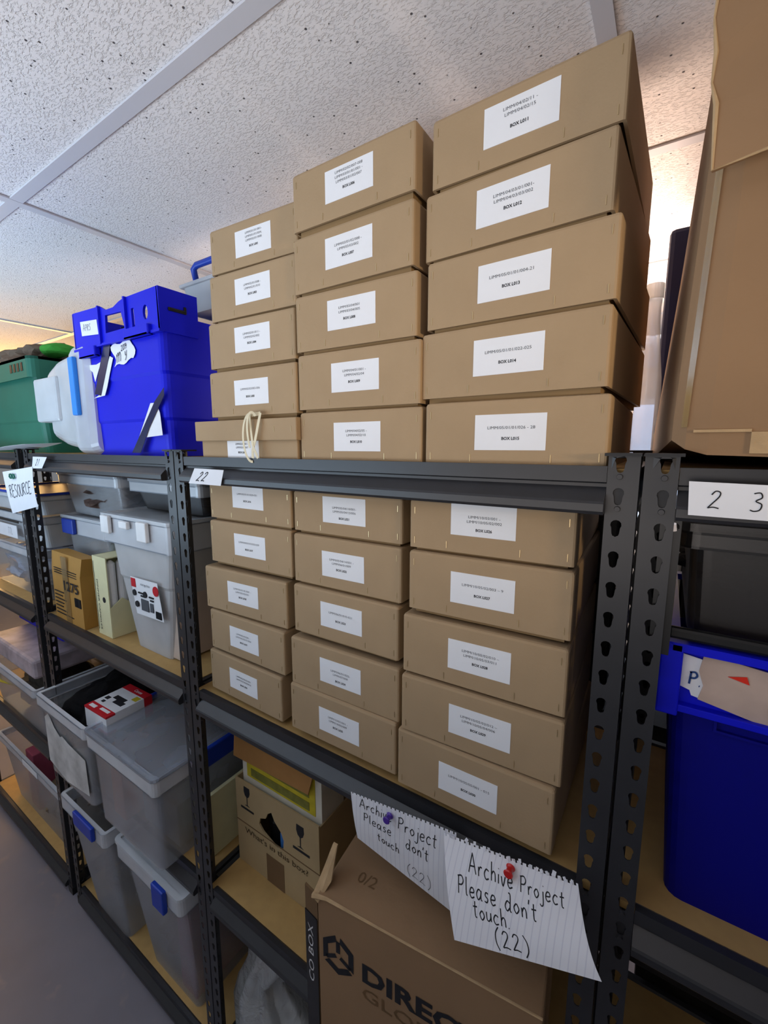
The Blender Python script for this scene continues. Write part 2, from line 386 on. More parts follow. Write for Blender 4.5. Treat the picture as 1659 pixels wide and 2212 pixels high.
w.rotation_euler = (math.pi/2, 0, 0); w.location = (0, 3.25, 0)
wp = obj('window_pane', NB(-.59, .52, 3.225, 3.235, -.52, .33), emis('daylight_pane', '#cfe2ff', 2.2), None); wp.parent = w
wp.matrix_parent_inverse = (Matrix.Translation((0, 3.25, 0)) @ Matrix.Rotation(math.pi/2, 4, 'X')).inverted()
# suspended ceiling bars: rows along the racks and across them
n = 1
for y in (-1.26, -.13-.005, .455, 1.045, 1.635, 2.225, 2.815):
    struct('trim_%d' % n, NB(-7, 3, y-.012, y+.012, CEIL-.004, CEIL-.0005), TBAR); n += 1
for x in (-5.88, -4.75, -3.62, -2.44, -1.235, -.07, 1.13, 2.3):
    struct('trim_%d' % n, NB(x-.012, x+.012, -3.2, 4, CEIL-.0045, CEIL-.001), TBAR); n += 1

# ------------------------------------------------------------------ shelving units
P = 0.038; TOP = 0.008
def keyhole():
    pts = []
    for k in range(9):
        a = R(-38+256*k/8); pts.append((.0060*math.cos(a), .0060*math.sin(a)))
    for k in range(5):
        a = R(180+180*k/4); pts.append((.0040*math.cos(a), -.0105+.0040*math.sin(a)))
    return pts
def flange(bm, mapf, w, hc, nrow, z0, skip=()):
    """perforated strip: cells of pitch P, hole centre at hc across; mapf(a, z) -> point"""
    kh = keyhole()
    for k in range(nrow):
        zc = z0-k*P; a0, a1 = 0.0, w; t, bt = zc+P/2, zc-P/2
        if k == 0: t = TOP
        if k == nrow-1: bt = FLOOR
        outer = [(a0, bt), (a1, bt), (a1, t), (a0, t)]
        if zc-.02 < FLOOR or k in skip:
            bm.faces.new([bm.verts.new(mapf(*q)) for q in outer]); continue
        sc = 1.0
        hole = [(hc+x, zc+.003+y) for x, y in kh]
        pts = outer+hole
        tri = tessellate_polygon([[Vector((x, y, 0)) for x, y in outer], [Vector((x, y, 0)) for x, y in hole]])
        vs = [bm.verts.new(mapf(*q)) for q in pts]
        for a, b, c in tri:
            try: bm.faces.new((vs[a], vs[b], vs[c]))
            except ValueError: pass
FW = .033
def post_mesh(side, front):
    """side: +1 corner on the right, -1 corner on the left; front: flange at the front (y=0) else at the rear (y=0, going -y)"""
    bm = bmesh.new(); fy = 1 if front else -1
    n = int((TOP-FLOOR)/P)+1
    flange(bm, lambda a, z: Vector((side*(-a), 0, z)), FW, .020, n, 0.0)
    flange(bm, lambda a, z: Vector((0, fy*a, z)), FW, .020, n, 0.0)
    bmesh.ops.remove_doubles(bm, verts=bm.verts, dist=1e-5)
    bmesh.ops.recalc_face_normals(bm, faces=bm.faces)
    bmesh.ops.solidify(bm, geom=bm.faces[:], thickness=.0014)
    me = bpy.data.meshes.new('post'); bm.to_mesh(me); bm.free(); me.materials.append(STEEL); return me
PM = {(s, f): post_mesh(s, f) for s in (1, -1) for f in (True, False)}
DEP = .40
def beam_bm(x0, x1, zt, front=True):
    fy = 1 if front else -1; yo = 0 if front else DEP
    prof = [(.0015, 0), (.0015, -.019), (.006, -.021), (.006, -.025), (-.011, -.041), (-.013, -.044), (-.013, -.053), (-.010, -.057), (.012, -.057), (.012, -.054), (.030, -.015), (.030, -.012), (.012, 0)]
    return prism(bmesh.new(), [(x0, yo+fy*y, zt+z) for y, z in prof], (x1-x0, 0, 0))
LEV = (-.004, -.573, -1.141, -1.715)
def rack(xl, xr, label, lev=LEV):
    t = thing('shelving_unit', label, 'shelving unit', ((xl+xr)/2, DEP/2, FLOOR), 'black boltless shelving units')
    o0 = root_origin(t)
    for s, x in ((-1, xl), (1, xr)):
        for f in (True, False):
            p = bpy.data.objects.new('post', PM[(s, f)]); COL.objects.link(p); p.parent = t
            p.location = Vector((x, 0 if f else DEP, 0))-o0
            yy = -.002 if f else DEP-FW
            obj('post_cap', NB(x-(FW+.004 if s > 0 else .001), x+(.001 if s > 0 else FW+.004), yy-.002, yy+FW+.003, TOP, TOP+.0035), STEEL_D, t)
            obj('foot', NB(x-(FW+.002 if s > 0 else .002), x+(.002 if s > 0 else FW+.002), yy, yy+FW+.004, FLOOR-.0, FLOOR+.03), BLACKP, t)
    for i, z in enumerate(lev):
        obj('beam', beam_bm(xl+FW+.0006, xr-FW-.0006, z, True), STEEL, t)
        obj('beam', beam_bm(xl+FW+.0006, xr-FW-.0006, z, False), STEEL, t)
        for s, x in ((1, xl), (-1, xr)):
            obj('side_beam', NB(x+(.002 if s > 0 else -.014), x+(.014 if s > 0 else -.002), FW, DEP-FW, z-.057, z-.004), STEEL, t)
            # end plate of the beam behind the post holes, with its studs
            a, b = sorted((x+s*.004, x+s*(FW-.002)))
            obj('end_plate', NB(a, b, .0022, .0042, z-.062, z-.012), STEEL_D, t)
            for dz in (-.012, -.050):
                bm = bmesh.new(); bmesh.ops.create_cone(bm, cap_ends=True, segments=12, radius1=.0036, radius2=.003, depth=.003, matrix=Matrix.Translation((x+s*.020, -.0012, z+dz)) @ Matrix.Rotation(R(90), 4, 'X'))
                obj('stud', bm, STEEL, t)
        obj('shelf_board', NB(xl+.016, xr-.016, .010, DEP-.008, z-.014, z-.003), MDF, t)
    return t
rack(-2.76, -1.850, 'black perforated steel shelving unit cut by the left edge of the photo')
rack(-1.801, -.908, 'black perforated steel shelving unit holding the blue crate and the clear tubs')
rack(-.904, .020, 'black perforated steel shelving unit marked 22, stacked with kraft archive boxes')
rack(.024, .95, 'black perforated steel shelving unit marked 23 at the right edge')

# ------------------------------------------------------------------ archive boxes
A = [
('L011',-0.150,0.041,0.386,0.476,0.249,-1.5,0.002,0.050,['LIMM/04/02/11 -','LIMM/04/02/15']),
('L012',-0.156,0.034,0.289,0.379,0.252,-3.1,0.003,0.048,['LIMM/04/03/01/001-','LIMM/04/03/03/002']),
('L013',-0.147,0.028,0.190,0.284,0.254,-2.4,0.002,0.048,['LIMM/05/01/01/004-21']),
('L014',-0.150,0.022,0.090,0.184,0.257,-2.7,0.004,0.050,['LIMM/05/01/01/022-025']),
('L015',-0.140,0.015,-0.007,0.082,0.248,0.0,0.003,0.045,['LIMM/05/01/01/026 - 28']),
('L006',-0.418,0.033,0.390,0.482,0.246,-0.3,0.000,0.050,['LIMM/02/02/007-008','LIMM/03/01/01/001 -','LIMM/03/01/02/007']),
('L007',-0.417,0.029,0.286,0.378,0.245,-0.5,0.000,0.051,['LIMM/03/01/02/008 -','LIMM/03/03/002']),
('L008',-0.409,0.025,0.185,0.279,0.243,1.6,-0.001,0.052,['LIMM/03/04/001','LIMM/03/04/005']),
('L009',-0.401,0.020,0.084,0.179,0.248,1.0,0.001,0.050,['LIMM/04/01/001 -','LIMM/04/02/04']),
('L010',-0.396,0.016,-0.007,0.079,0.251,0.0,0.002,0.042,['LIMM/04/02/05 -','LIMM/04/02/10']),
('L001',-0.674,0.052,0.374,0.460,0.238,3.0,0.005,0.043,['LIMM/01/01/001-','LIMM/01/01/004,','LIMM/02/01/008']),
('L003',-0.666,0.038,0.276,0.365,0.238,2.2,0.006,0.047,['LIMM/02/01/008 -','LIMM/02/01/010']),
('L004',-0.661,0.026,0.179,0.269,0.238,2.4,0.008,0.049,['LIMM/02/01/011 -','LIMM/02/02/002']),
('L005',-0.651,0.014,0.0795,0.170,0.246,0.7,0.003,0.045,['LIMM/02/02/003-006']),
('L016',-0.692,0.028,-0.140,-0.062,0.256,0.0,0.001,0.052,['LIMM/05/01/01/029-031']),
('L017',-0.693,0.026,-0.241,-0.146,0.254,0.9,0.004,0.048,['LIMM/05/01/01/032-039']),
('L018',-0.709,0.020,-0.352,-0.254,0.258,1.7,-0.003,0.049,['LIMM/05/01/01/041 -','LIMM/05/02/001']),
('L019',-0.709,0.018,-0.453,-0.359,0.248,-0.6,-0.004,0.044,['LIMM/05/02/001 -','LIMM/05/03/01/004']),
('L020',-0.721,0.018,-0.562,-0.463,0.249,-1.2,-0.002,0.048,['LIMM/05/03/02/001','LIMM/05/04/09/016']),
('L021',-0.435,0.030,-0.142,-0.065,0.245,0.4,0.000,0.046,['LIMM/05/04/10/001-','LIMM/05/04/13/006']),
('L022',-0.434,0.026,-0.243,-0.148,0.245,0.5,-0.002,0.045,['LIMM/05/04/14/001 -','LIMM/06/01/009']),
('L023',-0.435,0.021,-0.345,-0.249,0.243,0.3,-0.003,0.049,['LIMM/06/01/010-021']),
('L024',-0.437,0.017,-0.457,-0.359,0.254,0.8,-0.002,0.049,['LIMM/06/01/022-','LIMM/07/008']),
('L025',-0.439,0.012,-0.556,-0.458,0.253,0.4,-0.001,0.047,['LIMM/10/01/001 -','LIMM/10/02/009']),
('L026',-0.168,0.021,-0.139,-0.062,0.244,2.4,-0.004,0.051,['LIMM/10/03/001 -','LIMM/10/05/02/002']),
('L027',-0.166,0.016,-0.239,-0.144,0.245,2.0,-0.002,0.047,['LIMM/10/05/02/003 \u2013 9']),
('L028',-0.170,0.012,-0.348,-0.250,0.253,1.8,0.002,0.050,['LIMM/10/05/02/010 \u2013','LIMM/10/05/03/011']),
('L029',-0.169,0.007,-0.451,-0.353,0.254,1.9,0.007,0.048,['LIMM/10/05/03/012 \u2013','LIMM/10/05/04/006']),
('L030',-0.175,0.003,-0.556,-0.454,0.255,0.1,-0.001,0.049,['LIMM/10/05/05/001 - 015']),
]
ORDN = ['topmost', 'second', 'middle', 'fourth', 'lowest']
BD = .345
DROP = {}
for r_ in A:
    below = [s_ for s_ in A if s_[4] <= r_[3]+.004 and r_[3]-s_[4] < .03 and abs(s_[1]-r_[1]) < .1]
    DROP[r_[0]] = r_[3]-below[0][4]-.0003 if below else 0.0
DROP['L005'] = .0795-.0722
def archive_box(row, label, group):
    nm, xc, y, z0, z1, w, yaw, ldx, ldz, lines = row
    up = z0 > -.05
    t = thing('archive_box', label, 'archive box', (xc, y, z0), group, R(yaw))
    h = z1-z0; i = .009
    bm = bmesh.new(); bx(bm, -w/2+i, w/2-i, i, BD-i, -max(0, min(.007, DROP[nm])), .03)
    obj('base_tray', bm, KRAFT_IN, t, False)
    # lid: open-bottomed shell, walls 4 mm, soft upper edges
    bm = bmesh.new(); th = .004
    def lp(x, y0, y1, z, r): return [(a, b, z) for a, b in rrect(-x, x, y0, y1, r, 2)]
    e = .0045
    loops = [lp(w/2-th, th, BD-th, .022, .002), lp(w/2-th, th, BD-th, 0, .002), lp(w/2, 0, BD, 0, .0035), lp(w/2, 0, BD, h-e, .0035), lp(w/2-e*.3, e*.3, BD-e*.3, h-e*.3, .0035), lp(w/2-e, e, BD-e, h, .0035)]
    loft(bm, loops, True, True)
    obj('lid', bm, KRAFT, t, False)
    LW, LH = .0968, .0482
    lb = obj('paper_label', NB(ldx-LW/2, ldx+LW/2, -.0006, .0002, ldz-LH/2, ldz+LH/2), LABELW, t, False)
    sz = .0056; n = len(lines); gap = .0072
    ys = {1: [.006], 2: [.0095, .0025], 3: [.0165, .0095, .0025]}[n]
    if nm == 'L011': ys = [.0135, .0065]
    by = -.0085 if nm != 'L013' else -.008
    if nm in ('L026', 'L024', 'L021'): by = -.0145; ys = [a-.005 for a in ys]
    rnd = random.Random(nm); jx = rnd.uniform(-.003, .003)
    specs = [dict(s=s, size=sz, origin=(ldx+jx, -.0006, ldz+yy), xd=(1, 0, 0), yd=(0, 0, 1), lift=.0002, xk=1.18) for s, yy in zip(lines, ys)]
    obj('reference_lettering', join([text_bm(**q) for q in specs]), GREYINK, lb, False)
    obj('box_lettering', text_bm('BOX '+nm, sz, (ldx+jx, -.0006, ldz+by), (1, 0, 0), (0, 0, 1), bold=.03, lift=.0002), INK, lb, False)
    for sx, sz_ in ((-w/2+.009, .012), (-w/2+.009, h-.018), (w/2-.009, .012), (w/2-.009, h-.018), (-.055+ldx, .010), (.055+ldx, .010)):
        obj('staple', NB(sx-.0004, sx+.0004, -.0006, .0003, sz_-.0052, sz_+.0052), STAPLE, t, False)
    return t
for k, row in enumerate(A):
    nm = row[0]; num = int(nm[1:])
    if num <= 15:
        st = 'left-hand' if num < 6 else ('middle' if num < 11 else 'right-hand')
        pos = {1: 0, 3: 1, 4: 2, 5: 3}.get(num, (num-1) % 5)
        lab = 'kraft archive box labelled BOX %s, %s in the %s stack on the top shelf' % (nm, ORDN[pos] if pos != 2 else 'third down', st)
        g = 'kraft archive boxes'
    else:
        st = 'left-hand' if num < 21 else ('middle' if num < 26 else 'right-hand'); pos = (num-1) % 5
        lab = 'kraft archive box labelled BOX %s, %s in the %s stack under the top shelf' % (nm, ORDN[pos] if pos != 2 else 'third down', st)
        g = 'kraft archive boxes'
    archive_box(row, lab, g)
# ------------------------------------------------------------------ clear storage tubs
def clear_tub(label, x0, x1, y0, y1, z0, z1, tx=.025, ty=.02, rim=.035, body=CLEAR, rimm=CLEAR_RIM, lid=None, ribs=(), group='clear plastic storage tubs', cat='storage tub', name='storage_tub', r=.018, lidrec=.006):
    t = thing(name, label, cat, ((x0+x1)/2, (y0+y1)/2, z0), group)
    obj('tub_body', tub(bmesh.new(), x0+.012, x1-.012, y0+.012, y1-.012, z0, z1-.004, tx, ty, .002, r, ribs), body, t, smooth=False)
    bm = bmesh.new()
    frame(bm, x0, x1, y0, y1, z1-rim, z1-rim+.003, .014, r); frame(bm, x0, x1, y0, y1, z1-rim, z1, .0022, r); frame(bm, x0, x1, y0, y1, z1-.003, z1, .014, r)
    obj('rim', bm, rimm, t)
    if lid:
        bm = bmesh.new(); frame(bm, x0-.003, x1+.003, y0-.003, y1+.003, z1+.0005, z1+.010, .016, r)
        bx(bm, x0+.012, x1-.012, y0+.012, y1-.012, z1+.001, z1+.003)
        obj('lid', bm, lid, t)
    return t
def clip(t, x0, x1, y0, y1, z0, z1, m=None, name='clip'):
    return obj(name, NB(x0, x1, y0, y1, z0, z1, .004), m or BLUE_CLIP, t)
def lump(seed, c, rad, amp=.25, freq=2.2, sub=4, flat=None):
    from mathutils import noise
    bm = bmesh.new(); bmesh.ops.create_icosphere(bm, subdivisions=sub, radius=1.0)
    off = Vector((seed*3.1, seed*1.7, seed*2.3))
    for v in bm.verts:
        n = v.co.normalized(); k = 1+amp*noise.noise(n*freq+off)+amp*.45*noise.noise(n*freq*2.6+off)
        q = Vector((n.x*rad[0]*k, n.y*rad[1]*k, n.z*rad[2]*k))+Vector(c)
        if flat is not None: q.z = max(q.z, flat)
        v.co = q
    return bm

# ---- top shelf, unit 21: blue crate
t = thing('tote_crate', 'tall royal blue plastic crate with a handle cutout and a white m 2019 label', 'crate', (-1.187, .19, -.006))
obj('crate_body', tub(bmesh.new(), -1.398, -.975, .036, .345, -.006, .300, .016, .012, .003, .02, (.30, .66)), BLUE, t)
# rim: front and rear panels with openings, side panels, corner posts
def panel(bm, outline, holes, y0, y1):
    tri = tessellate_polygon([[Vector((a, b, 0)) for a, b in outline]]+[[Vector((a, b, 0)) for a, b in h] for h in holes])
    pts = outline+[p for h in holes for p in h]
    for y in (y0, y1):
        vs = [bm.verts.new((a, y, b)) for a, b in pts]
        for q in tri:
            try: bm.faces.new([vs[i] for i in q])
            except ValueError: pass
    for loop in [outline]+holes:
        a = [bm.verts.new((p, y0, q)) for p, q in loop]; b = [bm.verts.new((p, y1, q)) for p, q in loop]
        for i in range(len(loop)): bm.faces.new((a[i], a[(i+1) % len(a)], b[(i+1) % len(a)], b[i]))
outl = [(-1.402, .288), (-.968, .286), (-.972, .384), (-1.12, .383), (-1.145, .379), (-1.175, .370), (-1.215, .370), (-1.245, .384), (-1.40, .389)]
holes = [[(-1.222, .313), (-1.125, .313), (-1.138, .354), (-1.218, .357)], [(-1.088, .305), (-1.076, .305), (-1.077, .353), (-1.089, .353)], [(-1.026+.011*math.cos(a), .335+.017*math.sin(a)) for a in [2*math.pi*k/12 for k in range(12)]]]
bm = bmesh.new(); panel(bm, outl, holes, .028, .034)
bx(bm, -1.404, -.966, .024, .036, .284, .290)
for x in (-1.246, -1.112): bx(bm, x-.003, x+.003, .022, .030, .288, .384)
bx(bm, -1.404, -.970, .024, .034, .383, .389) if False else None
bx(bm, -.975, -.968, .028, .128, .286, .384); bx(bm, -1.404, -1.398, .028, .352, .286, .388)
bx(bm, -.985, -.975, .128, .352, .286, .33); bx(bm, -1.40, -.97, .346, .352, .286, .385)
obj('handle_rim', bm, BLUE, t)
bm = bmesh.new(); bx(bm, -.9683, -.9655, .05, .095, .335, .343, .002); bx(bm, -.9683, -.9655, .09, .097, .335, .352, .002)
obj('side_slot', bm, BLACKP, t)
for a, b, c, d in ((-1.365, -1.272, .262, .287), (-1.118, -1.005, .283, .305)):
    bm = bmesh.new(); frame(bm, a, b, .018, .034, c, d, .003, .004); bx(bm, a, b, .018, .036, c, c+.003); obj('pocket', bm, BLUE, t)
lb = obj('paper_label', sheet(lambda u, v: Vector((-1.351+.094*u-.004*v, .0262, .322+.038*v-.007*u)), 4, 4), PAPER, t)
hand(lb, 'APRS', flatS((-1.34, .0255, .333), (1, 0, -.05), (0, 0, 1)), 0, 0, .016, GREYINK, .0010)
lb = obj('paper_label', sheet(lambda u, v: Vector((-1.203+.098*u+.012*math.sin(5*v), .0332, .226+.052*v+.012*u+.004*math.sin(9*u))), 8, 6), PAPER, t)
S = flatS((-1.188, .0318, .236), (1, 0, .14), (0, 0, 1))
hand(lb, 'm', S, .0, .0, .042, INK, .0022); hand(lb, '2019', S, .028, .022, .013, INK, .0016); hand(lb, 'y', S, .044, .004, .024, INK, .0020)
def poly_sheet(pts, th=.0006):
    v = [Vector(p) for p in pts]; nrm = Vector((0, 0, 0))
    for a, b in zip(v, v[1:]+v[:1]): nrm += Vector(((a.y-b.y)*(a.z+b.z), (a.z-b.z)*(a.x+b.x), (a.x-b.x)*(a.y+b.y)))
    nrm.normalize()
    if nrm.y < 0: nrm = -nrm
    bm = bmesh.new(); front = [bm.verts.new(p) for p in v]; back = [bm.verts.new(p+nrm*th) for p in v]; n = len(v)
    for t3 in tessellate_polygon([v]):
        bm.faces.new([front[i] for i in t3]); bm.faces.new([back[i] for i in reversed(t3)])
    for i in range(n): bm.faces.new((front[i], front[(i+1) % n], back[(i+1) % n], back[i]))
    return bm
fy = .0325
fl_ = lambda pts, y: poly_sheet([(x, y, z) for x, z in pts])
obj('torn_label', fl_([(-1.364, .246), (-1.30, .242), (-1.27, .247), (-1.289, .228), (-1.315, .197), (-1.325, .224)], fy), PAPER, t)
obj('torn_label', fl_([(-1.222, .256), (-1.206, .25), (-1.235, .205), (-1.25, .18), (-1.268, .157), (-1.332, .153), (-1.30, .160), (-1.285, .190), (-1.262, .211)], fy), PAPER, t)
obj('tape_strip', fl_([(-1.240, .300), (-1.212, .286), (-1.225, .255), (-1.288, .158), (-1.322, .164)], fy-.0012), TAPE_D, t)
obj('torn_label', fl_([(-1.113, .040), (-1.045, .125), (-1.020, .125), (-1.006, .10), (-1.001, .046), (-1.069, .042)], fy+.001), PAPER, t)
obj('tape_strip', fl_([(-1.148, .002), (-1.106, .002), (-1.055, .065), (-.979, .140), (-.978, .158), (-1.022, .128), (-1.108, .042)], fy-.001), TAPE_D, t)
# black sacking inside, seen through the handle
solo('black_cloth_bundle', lump(3, (-1.17, .18, .315), (.17, .11, .05), .3), BLACKF, 'black cloth bundle inside the tall blue crate behind its handle opening', 'cloth')
# clear carry box with a blue handle on top behind the crate
t = thing('carry_box', 'small clear carry box with a blue handle behind the blue crate', 'box', (-.98, .27, .392))
obj('box_body', tub(bmesh.new(), -1.14, -.83, .20, .35, .388, .455, .012, .012, .002, .02), FROST, t)
obj('lid', NB(-1.145, -.825, .195, .355, .455, .466, .004), FROST, t)
obj('handle', tube(bmesh.new(), [(-1.085, .215, .45), (-1.085, .205, .497), (-1.07, .205, .505), (-.965, .205, .505), (-.945, .205, .497), (-.945, .215, .45)], .0085, 10), BLUE_CLIP, t, smooth=True)

# translucent box lying on its side with a bright blue latch
t = thing('storage_tub', 'milky white plastic box tipped on its side with a bright blue latch', 'storage tub', (-1.53, .17, -.006))
def xl(x, y0, y1, z0, z1, r): return [(x, a, b) for a, b in rrect(y0, y1, z0, z1, r, 5)]
obj('tub_body', loft(bmesh.new(), [xl(-1.70, .07, .30, .05, .262, .03), xl(-1.69, .055, .32, .036, .275, .04), xl(-1.60, .045, .33, .020, .290, .035), xl(-1.455, .036, .335, .006, .298, .03)]), FROST, t, smooth=False)
obj('rim', loft(bmesh.new(), [xl(-1.46, .030, .34, -.004, .305, .03), xl(-1.44, .026, .345, -.006, .310, .03), xl(-1.36, .024, .345, -.006, .312, .03), xl(-1.335, .034, .34, 0, .300, .03)]), FROST, t)
obj('grip', NB(-1.752, -1.58, .034, .27, .098, .238, .008), FROST, t)
clip(t, -1.428, -1.396, .012, .026, .108, .272, BLUE_LIGHT, 'latch')
solo('storage_tub', tub(bmesh.new(), -1.70, -1.405, .353, .385, -.006, .40, .008, .006, .003, .012), FROST, 'tall narrow frosted plastic tub upright behind the tipped milky box', 'storage tub')
solo('paper_sheet', sheet(lambda u, v: Vector((-1.965+.36*u, -.055+.10*v, .002+.022*u*u+.010*math.sin(3*u)*(1-v)+.006*v)), 14, 4), PAPER, 'loose white paper sheet poking out at the left end of the top shelf', 'paper')
# ---- top shelf, unit 20: green crate with plush bundle
t = thing('stacking_crate', 'dark green plastic crate at the far left of the top shelf', 'crate', (-2.20, .25, -.006))
obj('crate_body', tub(bmesh.new(), -2.62, -1.93, .10, .38, -.006, .335, .03, .03, .003, .03, (.35,)), GREEN, t)
bm = bmesh.new(); frame(bm, -2.635, -1.915, .085, .392, .27, .345, .004, .03); frame(bm, -2.635, -1.915, .085, .392, .335, .345, .02, .03)
obj('rim', bm, GREEN, t)
bm = bmesh.new()
for k in range(4): bx(bm, -2.10+.035*k, -2.08+.035*k, .0835, .0855, .295, .325)
obj('vent_slots', bm, BLACKP, t)
solo('cloth_bundle', lump(5, (-2.18, .24, .37), (.22, .13, .06), .3), mat('brown_plush', '#6b5c50', .95, .1, bump=.5, bscale=60), 'brown fabric bundle heaped in the dark green crate', 'cloth')
solo('green_cap', lump(9, (-1.985, .22, .385), (.06, .07, .03), .15, 1.5, 3), mat('bright_green_cloth', '#3f9a3a', .8, .2), 'bright green cloth item on the heaped green crate', 'cloth')

# ---- signs on the shelving
def quadS(TL, TR, BR, BL, bulge=0.0, curl=0.0):
    TL, TR, BR, BL = map(Vector, (TL, TR, BR, BL))
    def f(u, v):
        p = BL.lerp(BR, u).lerp(TL.lerp(TR, u), v)
        p.y += -bulge*math.sin(math.pi*v)*(.4+.6*u) - curl*math.sin(math.pi*u)
        return p
    return f
def paper_sign(name, label, TL, TR, BR, BL, W, H, bulge=0.0, curl=0.0, cut=None, nu=12, nv=10, m=PAPER):
    S = quadS(TL, TR, BR, BL, bulge, curl)
    bm = sheet(S, nu, nv, .0003, cut)
    c = Vector(BL)
    t = thing(name, label, 'paper sign', tuple((Vector(BL)+Vector(BR))/2))
    obj('sheet', bm, m, t)
    return t, (lambda u, v: S(u/W, v/H))
t, S = paper_sign('number_tag', 'white paper tag with handwritten 22 on the black shelf beam', (-.803, -.0165, -.0275), (-.705, -.0165, -.0285), (-.716, -.0175, -.0610), (-.826, -.0175, -.0605), .10, .033)
hand(t, '22', S, .020, .007, .019, INK, .0020, .45, .3)
t, S = paper_sign('number_tag', 'white paper tag with handwritten 23 on the right-hand shelf beam', (.066, -.017, -.017), (.172, -.017, -.019), (.172, -.0185, -.0535), (.068, -.0185, -.0525), .105, .0352)
hand(t, '2', S, .016, .0085, .0175, INK, .0012, .2); hand(t, '3', S, .050, .0080, .0185, INK, .0012, .12)
t, S = paper_sign('number_tag', 'small white paper tag with handwritten 21 beside the resource sign', (-1.665, -.018, -.014), (-1.557, -.018, -.014), (-1.601, -.019, -.050), (-1.680, -.019, -.052), .105, .037)
hand(t, '21', S, .030, .009, .020, GREYINK, .0020, .3, .35)
t, S = paper_sign('paper_sign', 'white paper sign reading RESOURCE pinned to the left shelving post', (-1.950, -.020, -.072), (-1.672, -.020, -.046), (-1.659, -.022, -.175), (-1.896, -.022, -.218), .26, .14, .004)
hand(t, 'RESOURCE', S, .030, .050, .040, GREYINK, .0034, .1, .12)
bm = bmesh.new()
for dx in (-.012, .012): bmesh.ops.create_torus if False else tube(bm, [(-1.84+dx+.011*math.cos(a), -.027, -.083+.007*math.sin(a)) for a in [2*math.pi*k/12 for k in range(13)]], .0028, 6)
solo('drawing_pin', bm, mat('green_pin', '#12705f', .4, .4), 'green looped clip pinning the RESOURCE sign', 'pin')

# archive project signs hanging from the second beam
ragged = lambda i, j: j == 39 and (i % 3 == 1)
LINED = mat('lined_paper', '#e6e8ef', .8, .15, var=.02)
def lined(m):
    nt = m.node_tree; b = nt.nodes['Principled BSDF']; old = b.inputs['Base Color'].links[0].from_socket
    tc = nt.nodes.new('ShaderNodeTexCoord'); w = nt.nodes.new('ShaderNodeTexWave'); w.inputs['Scale'].default_value = 34; w.wave_profile = 'SIN'; w.bands_direction = 'X'
    nt.links.new(tc.outputs['Object'], w.inputs['Vector'])
    rp = nt.nodes.new('ShaderNodeValToRGB'); rp.color_ramp.elements[0].position = .0; rp.color_ramp.elements[0].color = (.80, .80, .85, 1); rp.color_ramp.elements[1].position = .10; rp.color_ramp.elements[1].color = (1, 1, 1, 1)
    nt.links.new(w.outputs['Color'], rp.inputs[0])
    mx = nt.nodes.new('ShaderNodeMixRGB'); mx.blend_type = 'MULTIPLY'; mx.inputs[0].default_value = .8
    nt.links.new(old, mx.inputs[1]); nt.links.new(rp.outputs[0], mx.inputs[2]); nt.links.new(mx.outputs[0], b.inputs['Base Color'])
lined(LINED)
t, S = paper_sign('paper_sign', 'crumpled lined paper sign, archive project please don\'t touch, held by a purple pin', (-.388, -.019, -.602), (-.182, -.019, -.574), (-.172, -.020, -.722), (-.374, -.019, -.690), .205, .12, .006, 0, ragged, 75, 40, LINED)
hand(t, 'Archive', S, .018, .0935, .0185, INK, .0015, .1); hand(t, 'Project', S, .098, .088, .0200, INK, .0015, .1)
hand(t, 'Please', S, .024, .066, .0185, INK, .0015, .1); hand(t, "don't", S, .112, .060, .0185, INK, .0015, .1)
hand(t, 'touch', S, .052, .040, .0170, INK, .0015, .1); hand(t, '(22)', S, .110, .012, .020, GREYINK, .0009, .1)
t, S = paper_sign('paper_sign', 'lined paper sign, archive project please don\'t touch (22), held by a red pin', (-.201, -.0235, -.580), (-.008, -.021, -.553), (.031, -.085, -.599), (-.153, -.085, -.676), .20, .11, .014, 0, ragged, 75, 40, LINED)
hand(t, 'Archive', S, .040, .0790, .0185, INK, .0017, .12); hand(t, 'Project', S, .118, .0800, .0165, INK, .0015, .12)
hand(t, 'Please', S, .018, .0540, .0190, INK, .0017, .12); hand(t, "don't", S, .092, .0540, .0195, INK, .0017, .12)
hand(t, 'touch.', S, .040, .0335, .0190, INK, .0017, .12); hand(t, '(22)', S, .068, .0080, .0200, INK, .0016, .1, .2)
# curled torn tabs along the spiral edge
def torn_tabs(t, A, B, n, m):
    rnd = random.Random(n); A, B = Vector(A), Vector(B); bm = bmesh.new()
    for k in range(n):
        p = A.lerp(B, (k+.5)/n); s = rnd.uniform(.0022, .0042)
        if rnd.random() < .3: continue
        Mx = Matrix.Translation(p+Vector((0, -.003, rnd.uniform(-.002, .003)))) @ Matrix.Rotation(rnd.uniform(-1.2, .2), 4, 'X') @ Matrix.Rotation(rnd.uniform(-.6, .6), 4, 'Y')
        bx(bm, -s*.6, s*.6, -.0002, .0002, 0, s*1.5, M=Mx)
    obj('torn_edge', bm, m, t)
torn_tabs(t, (-.19, -.024, -.578), (-.012, -.022, -.554), 24, LINED)
def pin(label, c, m):
    bm = bmesh.new()
    tube(bm, [(c[0], c[1]+.004, c[2]), (c[0], c[1], c[2]), (c[0], c[1]-.003, c[2]), (c[0], c[1]-.009, c[2]), (c[0], c[1]-.0115, c[2]), (c[0], c[1]-.013, c[2])], [.001, .0065, .0045, .0045, .0068, .0055], 14)
    solo('drawing_pin', bm, m, label, 'pin', smooth=False)
pin('purple push pin in the left archive project sign', (-.301, -.024, -.602), mat('purple_pin', '#4a2a9a', .35, .5))
pin('red push pin in the right archive project sign', (-.093, -.034, -.568), mat('red_pin', '#c81a1a', .3, .5))

